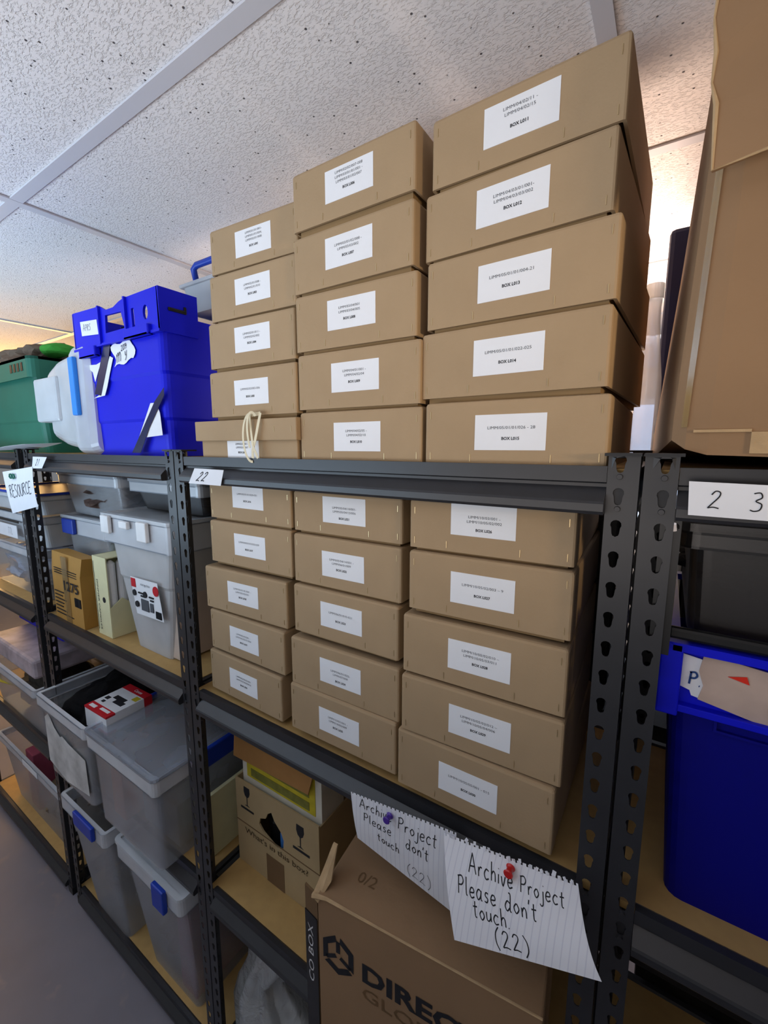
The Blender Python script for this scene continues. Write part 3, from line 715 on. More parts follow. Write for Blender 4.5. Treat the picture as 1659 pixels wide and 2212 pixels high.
# ---- archive box BOX L002: lift-off lid and cotton ties
t = thing('archive_box', 'kraft archive box labelled BOX L002 with lid and cotton ties, left-hand stack', 'archive box', (-.68, .2, -.007), 'kraft archive boxes')
obj('base_tray', NB(-.815, -.528, .014, .34, -.006, .045, .002), KRAFT, t)
bm = bmesh.new(); bx(bm, -.826, -.522, .006, .35, .030, .0715, .002)
obj('lid', bm, KRAFT, t)
lb = obj('paper_label', NB(-.728, -.632, .0132, .0142, -.016+.012, .030), LABELW, t)
obj('reference_lettering', join([text_bm('LIMM/02/01/001 -', .0056, (-.682, .0132, .0235), (1, 0, 0), (0, 0, 1)), text_bm('LIMM/02/01/007', .0056, (-.682, .0132, .0165), (1, 0, 0), (0, 0, 1))]), GREYINK, lb)
obj('box_lettering', text_bm('BOX L002', .0056, (-.682, .0132, .0065), (1, 0, 0), (0, 0, 1), bold=.03), INK, lb)
COT = mat('cotton_tape', '#e6dcbf', .9, .1, var=.05)
def tape(path, w):
    bm = bmesh.new(); prev = None
    for i, p in enumerate(path):
        p = Vector(p); q = Vector(path[min(i+1, len(path)-1)])-Vector(path[max(i-1, 0)])
        n = Vector((-q.z, 0, q.x)).normalized()*w/2 if abs(q.x)+abs(q.z) > 1e-6 else Vector((w/2, 0, 0))
        a, b = bm.verts.new(p+n), bm.verts.new(p-n)
        if prev: bm.faces.new((prev[0], prev[1], b, a))
        prev = (a, b)
    bmesh.ops.recalc_face_normals(bm, faces=bm.faces); bmesh.ops.solidify(bm, geom=bm.faces[:], thickness=.0005); return bm
def arc(cx, cz, rx, rz, a0, a1, y, n=18): return [(cx+rx*math.cos(R(a0+(a1-a0)*k/n)), y-.006*math.sin(math.pi*k/n), cz+rz*math.sin(R(a0+(a1-a0)*k/n))) for k in range(n+1)]
bm = join([tape(arc(-.637, .035, .017, .046, 80, 275, -.000), .0048), tape(arc(-.627, .033, .014, .050, 200, 60, -.002), .0052), tape([(-.612, .003, .082), (-.614, -.002, .06), (-.622, -.004, .03), (-.63, -.004, .012), (-.632, -.003, -.004)], .0065), tape([(-.640, .0, .080), (-.634, -.003, .05), (-.628, -.005, .02), (-.616, -.004, -.004)], .0055), tape([(-.640, .003, .079), (-.612, .003, .081)], .007)])
obj('cotton_tie', bm, COT, t, label='cream cotton tie looped over the lid')
for sx in (-.58, -.535): obj('staple', NB(sx-.0004, sx+.0004, .0054, .0062, .046, .056), STAPLE, t)

# ---- unit 21, second shelf
t = thing('carton', 'ochre paper-wrapped pack printed 1275 on the second shelf', 'box', (-1.61, .045, -.576), rz=0)
bm = bmesh.new(); loft(bm, [[(-1.725, .016, -.575), (-1.500, .012, -.575), (-1.505, .070, -.575), (-1.72, .070, -.575)], [(-1.727, .018, -.40), (-1.503, .014, -.40), (-1.505, .070, -.40), (-1.72, .070, -.40)], [(-1.728, .024, -.338), (-1.492, .020, -.338), (-1.497, .070, -.345), (-1.72, .070, -.340)]])
obj('wrapping', bm, OCHRE, t)
obj('number_print', text_bm('1275', .046, (-1.575, .0112, -.445), (1, 0, 0), (0, 0, 1), bold=.02, width=.105), INK, t)
bm = bmesh.new(); rnd = random.Random(4)
for k in range(7):
    w_ = rnd.uniform(.05, .14); x_ = -1.71; bx(bm, x_, x_+w_, .0128, .0148, -.475-.013*k-.0015, -.475-.013*k+.0015)
for k in range(3): bx(bm, -1.70, -1.53, .0135, .0160, -.392-.008*k-.001, -.392-.008*k+.001)
for k in range(14): bx(bm, -1.555+.0033*k, -1.555+.0033*k+rnd.uniform(.001, .0024), .0115, .0140, -.505, -.475)
obj('small_print', bm, INK, t)
obj('tape_strip', NB(-1.632, -1.592, .0122, .0152, -.575, -.345), clear('parcel_tape', '#c9a566', .6, .1, .4), t)
t = thing('candle_box', 'narrow cream card box of dinner candles torn open on its right side', 'box', (-1.40, .08, -.576))
bm = bmesh.new(); bx(bm, -1.445, -1.442, .033, .15, -.575, -.318); bx(bm, -1.445, -1.360, .031, .034, -.575, -.318)
bx(bm, -1.445, -1.360, .147, .15, -.575, -.318); bx(bm, -1.445, -1.360, .033, .15, -.575, -.572); bx(bm, -1.445, -1.360, .033, .15, -.321, -.318)
prism(bm, [(-1.362, .033, -.575), (-1.362, .15, -.575), (-1.362, .15, -.45), (-1.362, .09, -.47), (-1.362, .07, -.452), (-1.362, .033, -.478)], (.003, 0, 0))
obj('carton_sleeve', bm, CREAM, t)
for k in range(3): obj('candle', tube(bmesh.new(), [(-1.379, .052+.030*k, -.565), (-1.379, .052+.030*k, -.34), (-1.379, .052+.030*k, -.33)], [.013, .013, .004], 14), WHITEP, t)
obj('lettering', text_bm('DINNER CANDLES', .013, (-1.425, .0305, -.475), (0, 0, -1), (1, 0, 0), width=.165), INK, t)
bm = bmesh.new(); bx(bm, -1.372, -1.364, .0300, .0312, -.57, -.325) if False else bx(bm, -1.4405, -1.4395, .0300, .0312, -.56, -.335)
bmesh.ops.create_cone(bm, cap_ends=True, segments=16, radius1=.009, radius2=.009, depth=.001, matrix=Matrix.Translation((-1.39, .0306, -.455)) @ Matrix.Rotation(R(90), 4, 'X'))
obj('seal_print', bm, INK, t)
# big clear box with white latches and product sticker
t = clear_tub('large clear plastic box with white latches and a red and white product sticker', -1.345, -.985, .022, .33, -.575, -.182, .075, .02, .075, clear('clear_box_wall', '#f6f6f6', .42), CLEAR_RIM, FROST, (.55,), r=.02)
for a, b, c, d in ((-1.316, -1.270, -.228, -.176), (-1.212, -1.168, -.206, -.184), (-1.121, -1.073, -.232, -.178)): clip(t, a, b, .008, .020, c, d, WHITEP, 'latch')
lb = obj('product_sticker', poly_sheet([(-1.212, .0285, -.347), (-1.074, .0285, -.345), (-1.061, .0325, -.453), (-1.199, .0325, -.456)]), LABELW, t)
obj('red_print', NB(-1.209, -1.186, .0278, .0290, -.375, -.350), RED, lb)
obj('red_badge', tube(bmesh.new(), [(-1.083, .0272, -.369), (-1.083, .0285, -.369)], .014, 18), RED, lb)
bm = bmesh.new()
for x, z in ((-1.196, -.392), (-1.140, -.389), (-1.186, -.424)): tube(bm, [(x, .0272, z), (x, .0300, z)], .009, 14)
for x, z, w_ in ((-1.175, -.388, .025), (-1.163, -.396, .02), (-1.120, -.392, .022), (-1.115, -.401, .015)): bx(bm, x, x+w_, .0276, .030, z-.002, z+.002)
for k in range(9): bx(bm, -1.094+.003*k, -1.094+.003*k+.0016, .0295, .0320, -.448, -.428)
obj('black_print', bm, INK, lb)
obj('grey_print', join([text_bm('storage box', .010, (-1.135, .0280, -.361), (1, 0, 0), (0, 0, 1)), NB(-1.165, -1.128, .0290, .0310, -.438, -.405), NB(-1.120, -1.104, .0290, .0310, -.435, -.41)]), GREYINK, lb)
solo('cardboard_insert', NB(-1.235, -1.035, .06, .30, -.571, -.20, .002), mat('grey_brown_board', '#c9b8aa', .8, .2), 'grey-brown cardboard carton standing inside the large clear box with white latches', 'box')
t = clear_tub('clear tub with a blue clip behind the paper pack printed 1275', -1.785, -1.45, .08, .385, -.575, -.232, .03, .02, .055, CLEAR, CLEAR_RIM, FROST)
clip(t, -1.742, -1.655, .066, .079, -.285, -.232)
solo('bundle', lump(21, (-1.60, .23, -.44), (.11, .11, .12), .3, flat=-.57), mat('pale_mixed_contents', '#b9bcae', .8, .2, var=.5, scale=20), 'pale bundle packed inside the tub behind the 1275 pack', 'bundle')
t = clear_tub('clear tub of brown odds and ends stacked just under the blue crate', -1.79, -1.36, .085, .385, -.220, -.080, .02, .02, .03, CLEAR, CLEAR_RIM, clear('cloudy_lid', '#cfd3da', .4))
solo('bundle', lump(22, (-1.575, .23, -.155), (.17, .12, .055), .35, 3, flat=-.214), MIXED, 'brown odds and ends inside the uppermost clear tub', 'bundle')
t = clear_tub('smoky grey tub with a pale lid on top of the large latched box', -1.33, -.965, .10, .385, -.170, -.085, .02, .02, .03, SMOKE, CLEAR_RIM, clear('cloudy_lid', '#cfd3da', .4))
solo('bundle', lump(23, (-1.15, .24, -.135), (.13, .1, .03), .35, 3, flat=-.165), MIXED, 'dark odds and ends inside the smoky grey tub', 'bundle')

# ---- unit 21, third shelf: two large tubs standing proud of the shelf
t = clear_tub('open clear tub of black fabric on the third shelf, torn paper stuck to its front', -1.775, -1.398, -.062, .36, -1.143, -.850, .014, .004, .038, CLEAR, clear('thick_rim', '#f2f5fa', .2), None, (.8,))
yq = -.0525
bm = poly_sheet([(x, yq, z) for x, z in ((-1.735, -.93), (-1.70, -.905), (-1.66, -.945), (-1.62, -.965), (-1.60, -.955), (-1.555, -.965), (-1.435, -.975), (-1.43, -1.10), (-1.60, -1.125), (-1.735, -1.10))])
obj('torn_paper', bm, mat('stained_paper', '#c9c8c6', .85, .15, var=.25, scale=16), t)
solo('fabric_heap', lump(31, (-1.585, .14, -.93), (.155, .175, .12), .22, 1.8, 5, flat=-1.10), BLACKF, 'black fabric heap filling the open clear tub', 'fabric')
t = thing('ink_cartridge_box', 'white and red printer cartridge box lying on the black fabric', 'box', (-1.425, .06, -.89), rz=R(2))
t.rotation_euler = (R(0), 0, R(2))
obj('carton', NB(-.066, .066, -.075, .072, .0, .072), mat('glossy_card', '#e8eaee', .4, .4), t, False)
obj('red_print', NB(-.0665, .0665, -.0757, -.047, .066, .0726), RED, t, False)
obj('red_end', NB(-.0665, .0665, .045, .0725, .0, .0726), RED, t, False)
obj('white_print', join([NB(-.055, -.02, -.068, -.056, .0723, .0732), NB(.0, .05, -.062, -.052, .0723, .0732), text_bm('Canon', .016, (.012, .058, .0728), (1, 0, 0), (0, 1, 0), bold=.02)]), WHITEP, t, False)
obj('dark_print', join([NB(-.03, .03, -.005, .012, .0716, .0728), NB(-.005, .045, -.02, -.003, .0716, .0729), NB(-.055, -.035, -.02, -.006, .0716, .0727), NB(-.045, -.03, -.036, -.026, .0716, .0727)]), INK, t, False)
obj('yellow_print', NB(.035, .06, .02, .04, .0716, .0727), YELLOW, t, False)
t = clear_tub('lidded clear tub with blue clips on the third shelf, jutting out in front', -1.392, -1.005, -.062, .36, -1.143, -.850, .012, .004, .045, CLEAR, clear('thick_rim', '#f2f5fa', .2), clear('clear_lid', '#dbe4f2', .70, .1, .4), (.8,))
clip(t, -1.405, -1.391, .02, .17, -.866, -.836); clip(t, -1.004, -.988, .055, .225, -.895, -.838)
solo('orange_folder', NB(-1.345, -1.275, -.02, .20, -1.135, -.90, .003), ORANGE, 'orange card folder upright inside the lidded clear tub', 'folder')
solo('paper_stack', NB(-1.24, -1.05, .02, .30, -1.135, -1.0, .003), mat('grey_papers', '#8f9299', .8, .2, var=.2), 'grey paper stack lying inside the lidded clear tub', 'papers')
t = clear_tub('clear tub with a blue handle bar at the back of the third shelf', -1.79, -1.42, .372, .392, -1.143, -.79, .01, .004, .03, CLEAR, CLEAR_RIM)
obj('handle', tube(bmesh.new(), [(-1.76, .25+.13, -.83), (-1.755, .25+.13, -.76), (-1.66, .27+.11, -.755), (-1.64, .27+.11, -.83)], .009, 8), BLUE_CLIP, t)
solo('plastic_bag', lump(33, (-1.70, .30, -.80), (.07, .06, .045), .35, 3), BAGM, 'crumpled clear bag on the back corner of the open tub', 'bag')
solo('board_panel', NB(-.962, -.950, .06, .36, -1.143, -.95, .001), CREAM, 'cream board panel standing against the side frame on the third shelf', 'board')
# ---- unit 21, bottom shelf
t = clear_tub('clear tub with a blue front clip on the bottom shelf by the left post', -1.70, -1.375, -.05, .35, -1.717, -1.222, .035, .05, .05, CLEAR, CLEAR_RIM, None, (.7,))
clip(t, -1.56, -1.425, -.064, -.051, -1.262, -1.212)
solo('bundle', lump(41, (-1.54, .14, -1.53), (.11, .12, .19), .3, flat=-1.71), mat('grey_mixed_contents', '#6d6b6a', .8, .2, var=.5, scale=14), 'grey bundle inside the bottom tub by the left post', 'bundle')
t = clear_tub('clear tub with a blue corner clip on the bottom shelf, pink contents', -1.345, -.985, -.03, .35, -1.717, -1.235, .04, .05, .05, CLEAR, CLEAR_RIM, FROST)
clip(t, -1.105, -1.045, -.046, -.031, -1.30, -1.225)
solo('pink_folder', NB(-1.14, -1.06, .04, .26, -1.713, -1.36, .004), PINK, 'pink card folder inside the bottom tub with the corner clip', 'folder')
solo('bundle', lump(42, (-1.23, .16, -1.6), (.06, .12, .10), .3, flat=-1.713), mat('tan_mixed_contents', '#8d7a60', .8, .2, var=.4, scale=14), 'tan bundle inside the bottom tub with the corner clip', 'bundle')

# ---- unit 20 contents
t = clear_tub('clear tub of plastic wrap on the second shelf at the far left', -2.50, -1.885, .03, .37, -.575, -.372, .02, .02, .03, CLEAR, CLEAR_RIM, None)
solo('plastic_wrap', lump(51, (-2.19, .18, -.48), (.26, .13, .10), .25, 3, flat=-.57), clear('blue_white_wrap', '#c8d4ea', .25, .15, .4), 'blue-white plastic wrap filling the far left tub', 'wrap')
t = clear_tub('clear tub with a black printed band in the middle of the far left stack', -2.50, -1.885, .05, .37, -.368, -.245, .015, .015, .03, FROST, FROST, None)
lb = obj('printed_band', NB(-2.42, -2.115, .0535, .0555, -.288, -.240), BLACKP, t)
obj('lettering', join([text_bm('MI', .022, (-2.165, .0535, -.253), (1, 0, 0), (0, 0, 1), bold=.03), text_bm('STORAGE', .011, (-2.19, .0535, -.272), (1, 0, 0), (0, 0, 1), bold=.03)]), WHITEINK, lb)
lb = obj('paper_label', NB(-2.42, -2.135, .0520, .0540, -.352, -.300), PAPER, t)
hand(lb, 'TTL', flatS((-2.23, .0512, -.338), (1, 0, 0), (0, 0, 1)), 0, 0, .025, GREYINK, .0014)
t = clear_tub('frosted tub with a blue lid on top of the far left stack', -2.50, -1.885, .05, .37, -.240, -.165, .01, .01, .02, FROST, FROST, BLUE_CLIP)
t = clear_tub('wide clear tub with a yellow cord on the third shelf at the far left', -2.50, -1.90, -.03, .36, -1.143, -.905, .03, .03, .03, CLEAR, CLEAR_RIM, None)
solo('cord', tube(bmesh.new(), [(-2.46, .02, -.99), (-2.38, -.005, -1.02), (-2.20, .0, -.985), (-2.02, .0, -.94), (-2.20, .01, -.97), (-2.36, .02, -1.0)], .005, 6), YELLOW, 'yellow cord coiled inside the wide far left tub', 'cord')
solo('bundle', lump(52, (-2.2, .16, -1.05), (.24, .13, .08), .25, flat=-1.135), GREYD, 'dark grey bundle inside the wide far left tub', 'bundle')
solo('magazine_pile', NB(-2.45, -1.97, .0, .30, -.895, -.815, .012), mat('pinkish_printed_covers', '#b5a7ad', .5, .3, var=.35, scale=14), 'pinkish magazine pile lying on the wide far left tub', 'magazines')
solo('stacking_crate', tub(bmesh.new(), -2.55, -2.02, .12, .37, -.80, -.645, .01, .01, .004, .02), BLUE, 'dark blue crate under the second shelf at the far left', 'crate')
t = clear_tub('clear tub with a small white label on the bottom shelf at the far left', -2.62, -1.90, .01, .36, -1.717, -1.375, .04, .03, .03, CLEAR, CLEAR_RIM, None)
obj('paper_label', NB(-2.28, -2.12, .0065, .0085, -1.40, -1.375), PAPER, t)
solo('pink_folder', NB(-2.43, -2.34, .06, .26, -1.71, -1.42, .004), PINK, 'dark pink folder in the far left bottom tub', 'folder')
solo('bundle', lump(53, (-2.14, .18, -1.6), (.16, .13, .09), .25, flat=-1.713), mat('tan_mixed_contents', '#8d7a60'), 'tan bundle in the far left bottom tub', 'bundle')

# ---- unit 22, third shelf: wine carton
t = thing('wine_carton', 'tan wine carton with glass symbols and a torn hole in its front', 'box', (-.732, .23, -1.144))
TAN = mat('tan_carton', '#b09a74', .8, .2, var=.08, scale=7, bump=.2, bscale=60)
bm = bmesh.new()
hole = [(-.745, -.925), (-.760, -.937), (-.768, -.955), (-.790, -.965), (-.795, -.985), (-.780, -1.000), (-.745, -1.015), (-.725, -1.020), (-.705, -1.013), (-.702, -.985), (-.712, -.965), (-.735, -.945)]
panel(bm, [(-.886, -1.143), (-.580, -1.143), (-.580, -.878), (-.886, -.884)], [hole], .100, .104)
bx(bm, -.886, -.882, .104, .36, -1.143, -.884); bx(bm, -.584, -.580, .104, .36, -1.143, -.884); bx(bm, -.886, -.580, .356, .36, -1.143, -.884); bx(bm, -.886, -.58, .104, .36, -1.143, -1.140)
obj('carton_shell', bm, TAN, t)
obj('flap_edge', join([NB(-.886, -.580, .0985, .1005, -1.0125, -1.0110), NB(-.770, -.705, .0988, .1004, -1.143, -1.06)]), CARTON_D, t)
def goblet(x, z, s):
    o = [(x+s*a, z+s*b) for a, b in ((-.011, .02), (-.012, .005), (-.008, -.006), (-.0015, -.011), (-.0012, -.034), (-.010, -.037), (.010, -.037), (.0012, -.034), (.0015, -.011), (.008, -.006), (.012, .005), (.011, .02))]
    return poly_sheet([(a, .0992, b) for a, b in o])
obj('glass_symbols', join([goblet(-.840, -.917, 1), goblet(-.642, -.930, 1.1), NB(-.866, -.815, .0988, .1003, -.967, -.962), NB(-.668, -.612, .0988, .1003, -.983, -.977)]), INK, t)
obj('lettering', text_bm("What's in this box?", .024, (-.735, .0992, -1.032), (1, 0, 0), (0, 0, 1), width=.235), mat('brown_ink', '#4d3f2d', .8, .1), t)
solo('blue_packet', NB(-.728, -.69, .112, .13, -1.10, -.985, .001), mat('blue_packet_card', '#3b74b8', .5, .3), 'small blue packet showing through the torn hole of the wine carton', 'packet')
solo('dark_bottle', tube(bmesh.new(), [(-.77, .16, -1.138), (-.77, .16, -.99), (-.77, .16, -.95), (-.77, .16, -.90)], [.035, .035, .014, .013], 16), BLACKP, 'dark bottle inside the torn wine carton', 'bottle')
t = thing('printed_box', 'white-edged box with a yellow and olive print standing in the wine carton', 'box', (-.728, .15, -.885))
obj('carton', NB(-.872, -.583, .116, .20, -.90, -.69, .001), mat('white_card_edge', '#d9d5c6', .7, .2), t)
obj('yellow_print', NB(-.852, -.603, .1145, .1165, -.875, -.70), YELLOW, t)
obj('olive_print', join([NB(-.835, -.622, .1135, .1150, -.868, -.845), NB(-.835, -.622, .1135, .1150, -.832, -.72)]), OLIVE, t)
solo('card_flap', poly_sheet([(-.894, .104, -.825), (-.612, .100, -.808), (-.596, .104, -.745), (-.592, .108, -.66), (-.888, .108, -.66), (-.885, .104, -.75)], .003), mat('orange_brown_card', '#ad7f4c', .8, .2), 'orange-brown card sheet drooping over the yellow printed box', 'card')
# moving carton with the printed logo
t = thing('moving_carton', 'large brown moving carton with a black hexagon logo jutting from the third shelf', 'box', (-.222, -.071, -1.143), None, R(6.5))
W2 = .188; CH = .383
bm = bmesh.new(); bx(bm, -W2, W2, 0, .30, 0, CH, .003)
obj('carton_shell', bm, CARTON, t, False)
obj('torn_flap', join([prism(bmesh.new(), [(-W2-.012, .0, CH-.01), (-W2+.004, -.004, CH-.012), (-W2+.016, .02, CH+.012), (-W2+.010, .05, CH+.055), (-W2-.002, .055, CH+.05), (-W2-.010, .03, CH+.01)], (0, .004, 0)), tube(bmesh.new(), [(-W2-.008, -.002, CH-.004), (-W2+.02, -.0005, CH+.001), (-.05, -.0, CH+.0), (W2, 0, CH)], [.005, .003, .0018, .0018], 6)]), TORN, t, False)
fl = obj('side_flap', prism(bmesh.new(), [(-W2-.003, .004, 0), (-W2-.036, .012, 0), (-W2-.036, .016, 0), (-W2-.003, .008, 0)], (0, 0, CH-.01)), CARTON_D, t, False)
obj('black_tape', prism(bmesh.new(), [(-W2-.004, .0022, 0), (-W2-.036, .010, 0), (-W2-.036, .012, 0), (-W2-.004, .004, 0)], (0, 0, CH-.06)), BLACKP, fl, False)
obj('tape_lettering', text_bm('CO BOX', .020, (-W2-.0215, .0052, CH-.145), (0, 0, 1), (-.97, .24, 0), width=.125, lift=-.0012), WHITEINK, fl, False)
def hexring(cx, cz, r0, r1):
    bm = bmesh.new()
    for k in range(6):
        a0, a1 = R(90+60*k+(8 if k in (0, 2) else 0)), R(90+60*k+(52 if k in (3, 5) else 60))
        bm.faces.new([bm.verts.new((cx+r*math.cos(a)*.9, -.0008, cz+r*math.sin(a))) for r, a in ((r0, a0), (r1, a0), (r1, a1), (r0, a1))])
    for a in (90, 210, 330):
        d = Vector((math.cos(R(a)), 0, math.sin(R(a)))); n = Vector((-d.z, 0, d.x))*.004; c = Vector((cx, -.0008, cz))
        bm.faces.new([bm.verts.new(c+d*q+n*s) for q, s in ((.005, 1), (r1*.72, 1), (r1*.72, -1), (.005, -1))])
    return bm
obj('logo_print', join([hexring(-.146, .280, .027, .040)]), INK, t, False)
obj('brand_lettering', text_bm('DIRECT', .050, (-.100, -.0006, .275), (1, 0, 0), (0, 0, 1), align='LEFT', bold=.035, width=.208), INK, t, False)
FAINT = mat('faint_ink', '#6f563b', .8, .2)
obj('faint_lettering', text_bm('GLOBAL', .034, (-.100, -.0005, .234), (1, 0, 0), (0, 0, 1), align='LEFT', width=.18), FAINT, t, False)
obj('faint_marking', text_bm('0/2', .03, (-.12, .06, CH+.0004), (1, 0, 0), (0, 1, 0)), FAINT, t, False)
# bag on the bottom shelf
def bag():
    from mathutils import noise
    loops = []; n = 40
    for k, (z, rx, ry) in enumerate(((-1.715, .10, .09), (-1.68, .125, .11), (-1.60, .13, .12), (-1.53, .115, .10), (-1.47, .085, .08), (-1.43, .06, .055), (-1.395, .07, .06), (-1.35, .075, .05), (-1.315, .05, .035))):
        lp = []
        for i in range(n):
            a = 2*math.pi*i/n; f = 1+.16*math.sin(7*a+k*.5)+.22*noise.noise(Vector((math.cos(a)*1.7, math.sin(a)*1.7, z*9)))
            lp.append((-.755+.03*math.sin(k)+rx*f*math.cos(a), .10+ry*f*math.sin(a), z+.012*noise.noise(Vector((a, z*4, 1)))))
        loops.append(lp)
    return loft(bmesh.new(), loops)
solo('plastic_bag', bag(), BAGM, 'crumpled translucent plastic bag on the bottom shelf beside the moving carton', 'bag', smooth=True)

# ---- unit 23
t = thing('carton', 'tall brown carton with a torn hanging flap on the right-hand top shelf', 'box', (.30, .21, -.006))
bm = bmesh.new()
q0 = [(.047, .022, .026), (.060, .014, .016), (.08, .012, .010), (.11, .012, .018), (.15, .012, .008), (.20, .012, -.004), (.55, .012, -.004), (.55, .39, -.006), (.018, .39, -.006)]
q1 = [(.047, .024, .05), (.060, .014, .05), (.08, .012, .05), (.11, .012, .05), (.15, .012, .05), (.20, .012, .05), (.55, .012, .05), (.55, .39, .05), (.020, .39, .05)]
q2 = [(.056, .026, .30), (.066, .015, .30), (.085, .012, .30), (.11, .012, .30), (.15, .012, .30), (.20, .012, .30), (.55, .012, .30), (.55, .39, .30), (.038, .39, .30)]
q3 = [(.062, .03, .545), (.072, .016, .545), (.09, .013, .545), (.11, .012, .545), (.15, .012, .545), (.20, .012, .545), (.55, .012, .545), (.55, .39, .545), (.058, .39, .545)]
obj('carton_shell', loft(bm, [q0, q1, q2, q3]), CARTON, t)
rnd = random.Random(2)
fp = [(.047, -.012, .52), (.047, -.016, .47), (.050, -.018, .44), (.048, -.018, .41), (.052, -.020, .38), (.051, -.020, .355), (.056, -.021, .335), (.058, -.022, .278), (.078, -.022, .281), (.098, -.022, .284), (.13, -.022, .300), (.30, -.02, .33), (.30, -.0, .54), (.05, .0, .54)]
obj('torn_flap', poly_sheet(fp, .004), CARTON, t)
obj('torn_edge', tube(bmesh.new(), [(.047, -.016, .47), (.050, -.018, .44), (.048, -.018, .41), (.052, -.020, .38), (.051, -.020, .355), (.056, -.021, .335), (.058, -.022, .278), (.078, -.022, .281), (.098, -.022, .284), (.13, -.022, .300)], [.001, .002, .001, .002, .001, .0025, .0012, .001, .0015, .001], 6), TORN, t)
obj('bottom_tape', join([NB(.066, .115, .0098, .0118, .034, .037), NB(.115, .5, .0098, .0118, .012, .034)]), TORN, t)
obj('side_tape', prism(bmesh.new(), [(.0545, .0165, .04), (.060, .0125, .04), (.070, .0125, .36), (.064, .0170, .36)], (0, -.001, 0)), clear('parcel_tape', '#c9a566', .6, .1, .4), t)
t = clear_tub('smoky black tub stacked on the blue crate beneath sign 23', .064, .56, .030, .37, -.205, -.078, .006, .01, .02, SMOKE, SMOKE, SMOKE, (), r=.02)
obj('bottom_rail', NB(.062, .56, .026, .036, -.209, -.194, .004), BLACKP, t)
solo('bundle', lump(61, (.30, .21, -.150), (.2, .13, .045), .3, 3, flat=-.2), BLACKF, 'black contents inside the smoky tub beneath sign 23', 'bundle')
t = thing('tote_crate', 'shade-darkened blue crate with a torn card label on the right-hand second shelf', 'crate', (.31, .21, -.576))
obj('crate_body', tub(bmesh.new(), .074, .56, .040, .37, -.576, -.295, .014, .012, .003, .02), BLUE_SHADED, t)
bm = bmesh.new(); frame(bm, .057, .575, .024, .385, -.222, -.212, .02, .012); bx(bm, .057, .080, .024, .050, -.305, -.213, .002); bx(bm, .07, .57, .037, .041, -.30, -.215); bx(bm, .078, .57, .026, .042, -.299, -.290, .001); bx(bm, .055, .061, .03, .38, -.25, -.213)
obj('rim', bm, BLUE, t)
obj('front_rib', join([NB(.117, .120, .036, .044, -.315, -.298), NB(.117, .57, .036, .044, -.318, -.315)]), BLUE_SHADED, t)
lb = obj('paper_label', poly_sheet([(.0805, .0345, -.2275), (.107, .0345, -.2315), (.108, .0345, -.281), (.092, .0345, -.278), (.090, .0345, -.272), (.0805, .0345, -.269)]), PAPER, t)
hand(lb, 'P.', flatS((.0875, .0338, -.2640), (1, 0, 0), (0, 0, 1)), 0, 0, .0155, mat('blue_ink', '#2b4a86', .6, .2), .0022, .05)
lb = obj('card_label', poly_sheet([(.1005, .0325, -.2215), (.21, .0325, -.235), (.21, .0325, -.298), (.150, .0325, -.290), (.0985, .0325, -.280), (.1025, .0325, -.262), (.097, .0325, -.245)], .0015), mat('buff_card', '#c3ada0', .85, .15, var=.1, scale=30), t)
obj('red_triangle', poly_sheet([(.1235, .0312, -.2430), (.1405, .0312, -.2385), (.1435, .0312, -.2475)], .0005), mat('red_sticker', '#e0301e', .5, .3), lb)
obj('tape_residue', join([poly_sheet([(.109, .0475, -.447), (.118, .0475, -.449), (.118, .0475, -.464), (.110, .0480, -.464)]), poly_sheet([(.110, .0480, -.464), (.118, .0480, -.464), (.118, .0490, -.500), (.111, .0490, -.500)]), poly_sheet([(.116, .0478, -.462), (.120, .0478, -.466), (.128, .0485, -.489), (.123, .0485, -.492)])]), mat('old_tape', '#c9c29a', .6, .3), t)
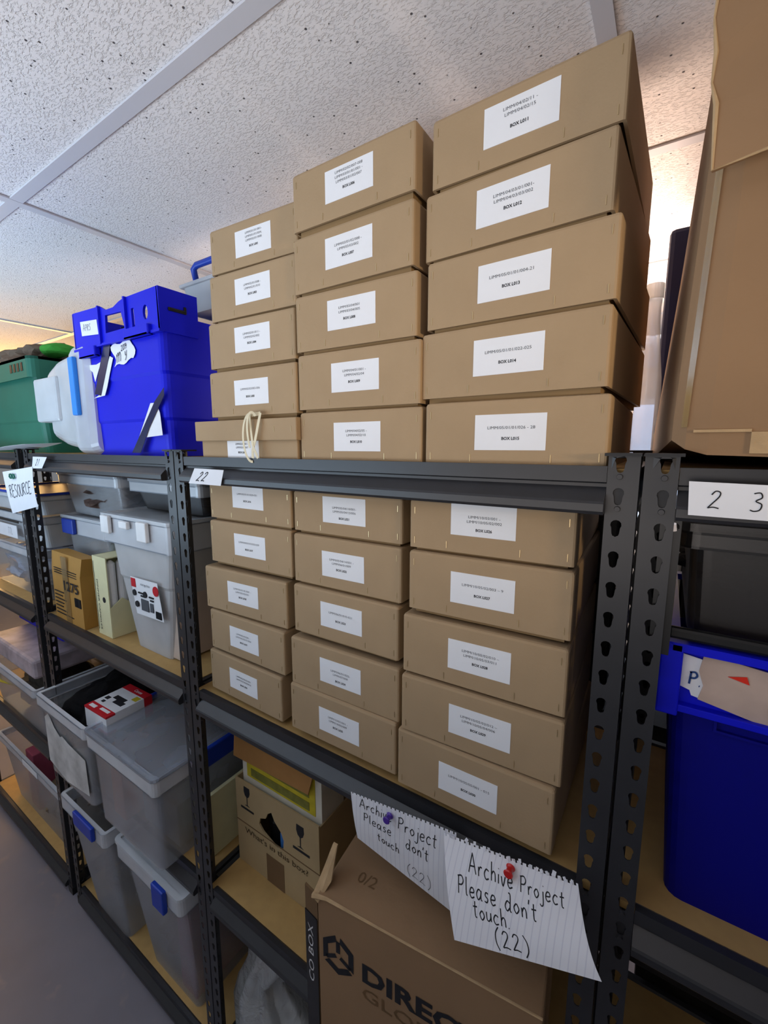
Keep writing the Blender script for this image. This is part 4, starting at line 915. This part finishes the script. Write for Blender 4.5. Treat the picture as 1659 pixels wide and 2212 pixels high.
# clear bottle on the shelving behind, between the kraft boxes and the tall carton
t = thing('clear_bottle', 'clear plastic bottle standing behind the gap between kraft boxes and tall carton', 'bottle', (-.006, .52, -.006))
prof = [(-.006, .026), (0, .029), (.06, .030), (.10, .029), (.16, .026), (.22, .019), (.27, .0145), (.30, .014), (.318, .015)]
obj('bottle_body', loft(bmesh.new(), [[(-.006+r*math.cos(2*math.pi*k/24), .52+r*math.sin(2*math.pi*k/24), z) for k in range(24)] for z, r in prof]), clear('bottle_plastic', '#dcdce4', .6, .08, .5), t, smooth=True)
obj('cap', tube(bmesh.new(), [(-.006, .52, .316), (-.006, .52, .345)], .017, 20), FROST, t)
solo('navy_case', NB(.010, .30, .56, .80, -.006, .462, .01), mat('navy_board', '#161a40', .5, .3), 'navy blue case standing behind the tall brown carton', 'case')

# ---- added shelving row and tubs behind, blocking light from the back room
t = thing('shelving_unit', 'added dark shelving row behind the front units, blocking light from the back', 'shelving unit', (-1.0, .65, FLOOR), 'black boltless shelving units')
for z in LEV:
    obj('shelf_board', NB(-2.75, .95, .46, .86, z-.045, z-.003), STEEL_D, t)
for x in (-2.74, -1.85, -.93, .94):
    for y in (.46, .83): obj('post', NB(x-.015, x+.015, y, y+.03, FLOOR, .008), STEEL, t)
def rear_blocker_tub(x0, x1, z, h, m):
    tt = thing('storage_tub', 'added dark tub on the row behind, blocking light through the gaps', 'storage tub', ((x0+x1)/2, .65, z-.003), 'added light-blocking tubs on the row behind')
    obj('tub_body', tub(bmesh.new(), x0+.004, x1-.004, .47, .84, z-.003, z+h, .004, .004, .003, .008), BLACKP, tt)
    obj('lid', NB(x0, x1, .462, .85, z+h, z+h+.02, .002), m, tt)
for i, z in enumerate(LEV[1:]):
    for x0, x1 in ((-2.72, -1.88), (-1.82, -.96), (-.90, -.024), (.081, .92)): rear_blocker_tub(x0, x1, z, .44, GREYD if i else BLACKP)
    rear_blocker_tub(.006, .0575, z, .44, BLACKP)
# connector plate at unit 23's left post, lengthened to block back light below its hole
un = [o for o in bpy.data.objects if o.name == 'shelving_unit.003'][0]
bm = bmesh.new(); panel(bm, [(.044, -.222), (.0645, -.222), (.0645, -.050), (.044, -.050)], [[(.0577+.0050*math.cos(q), -.0705+.0052*math.sin(q)) for q in [2*math.pi*k/16 for k in range(16)]]], .0046, .0060)
obj('connector_blocking_plate', bm, BLACKP, un)
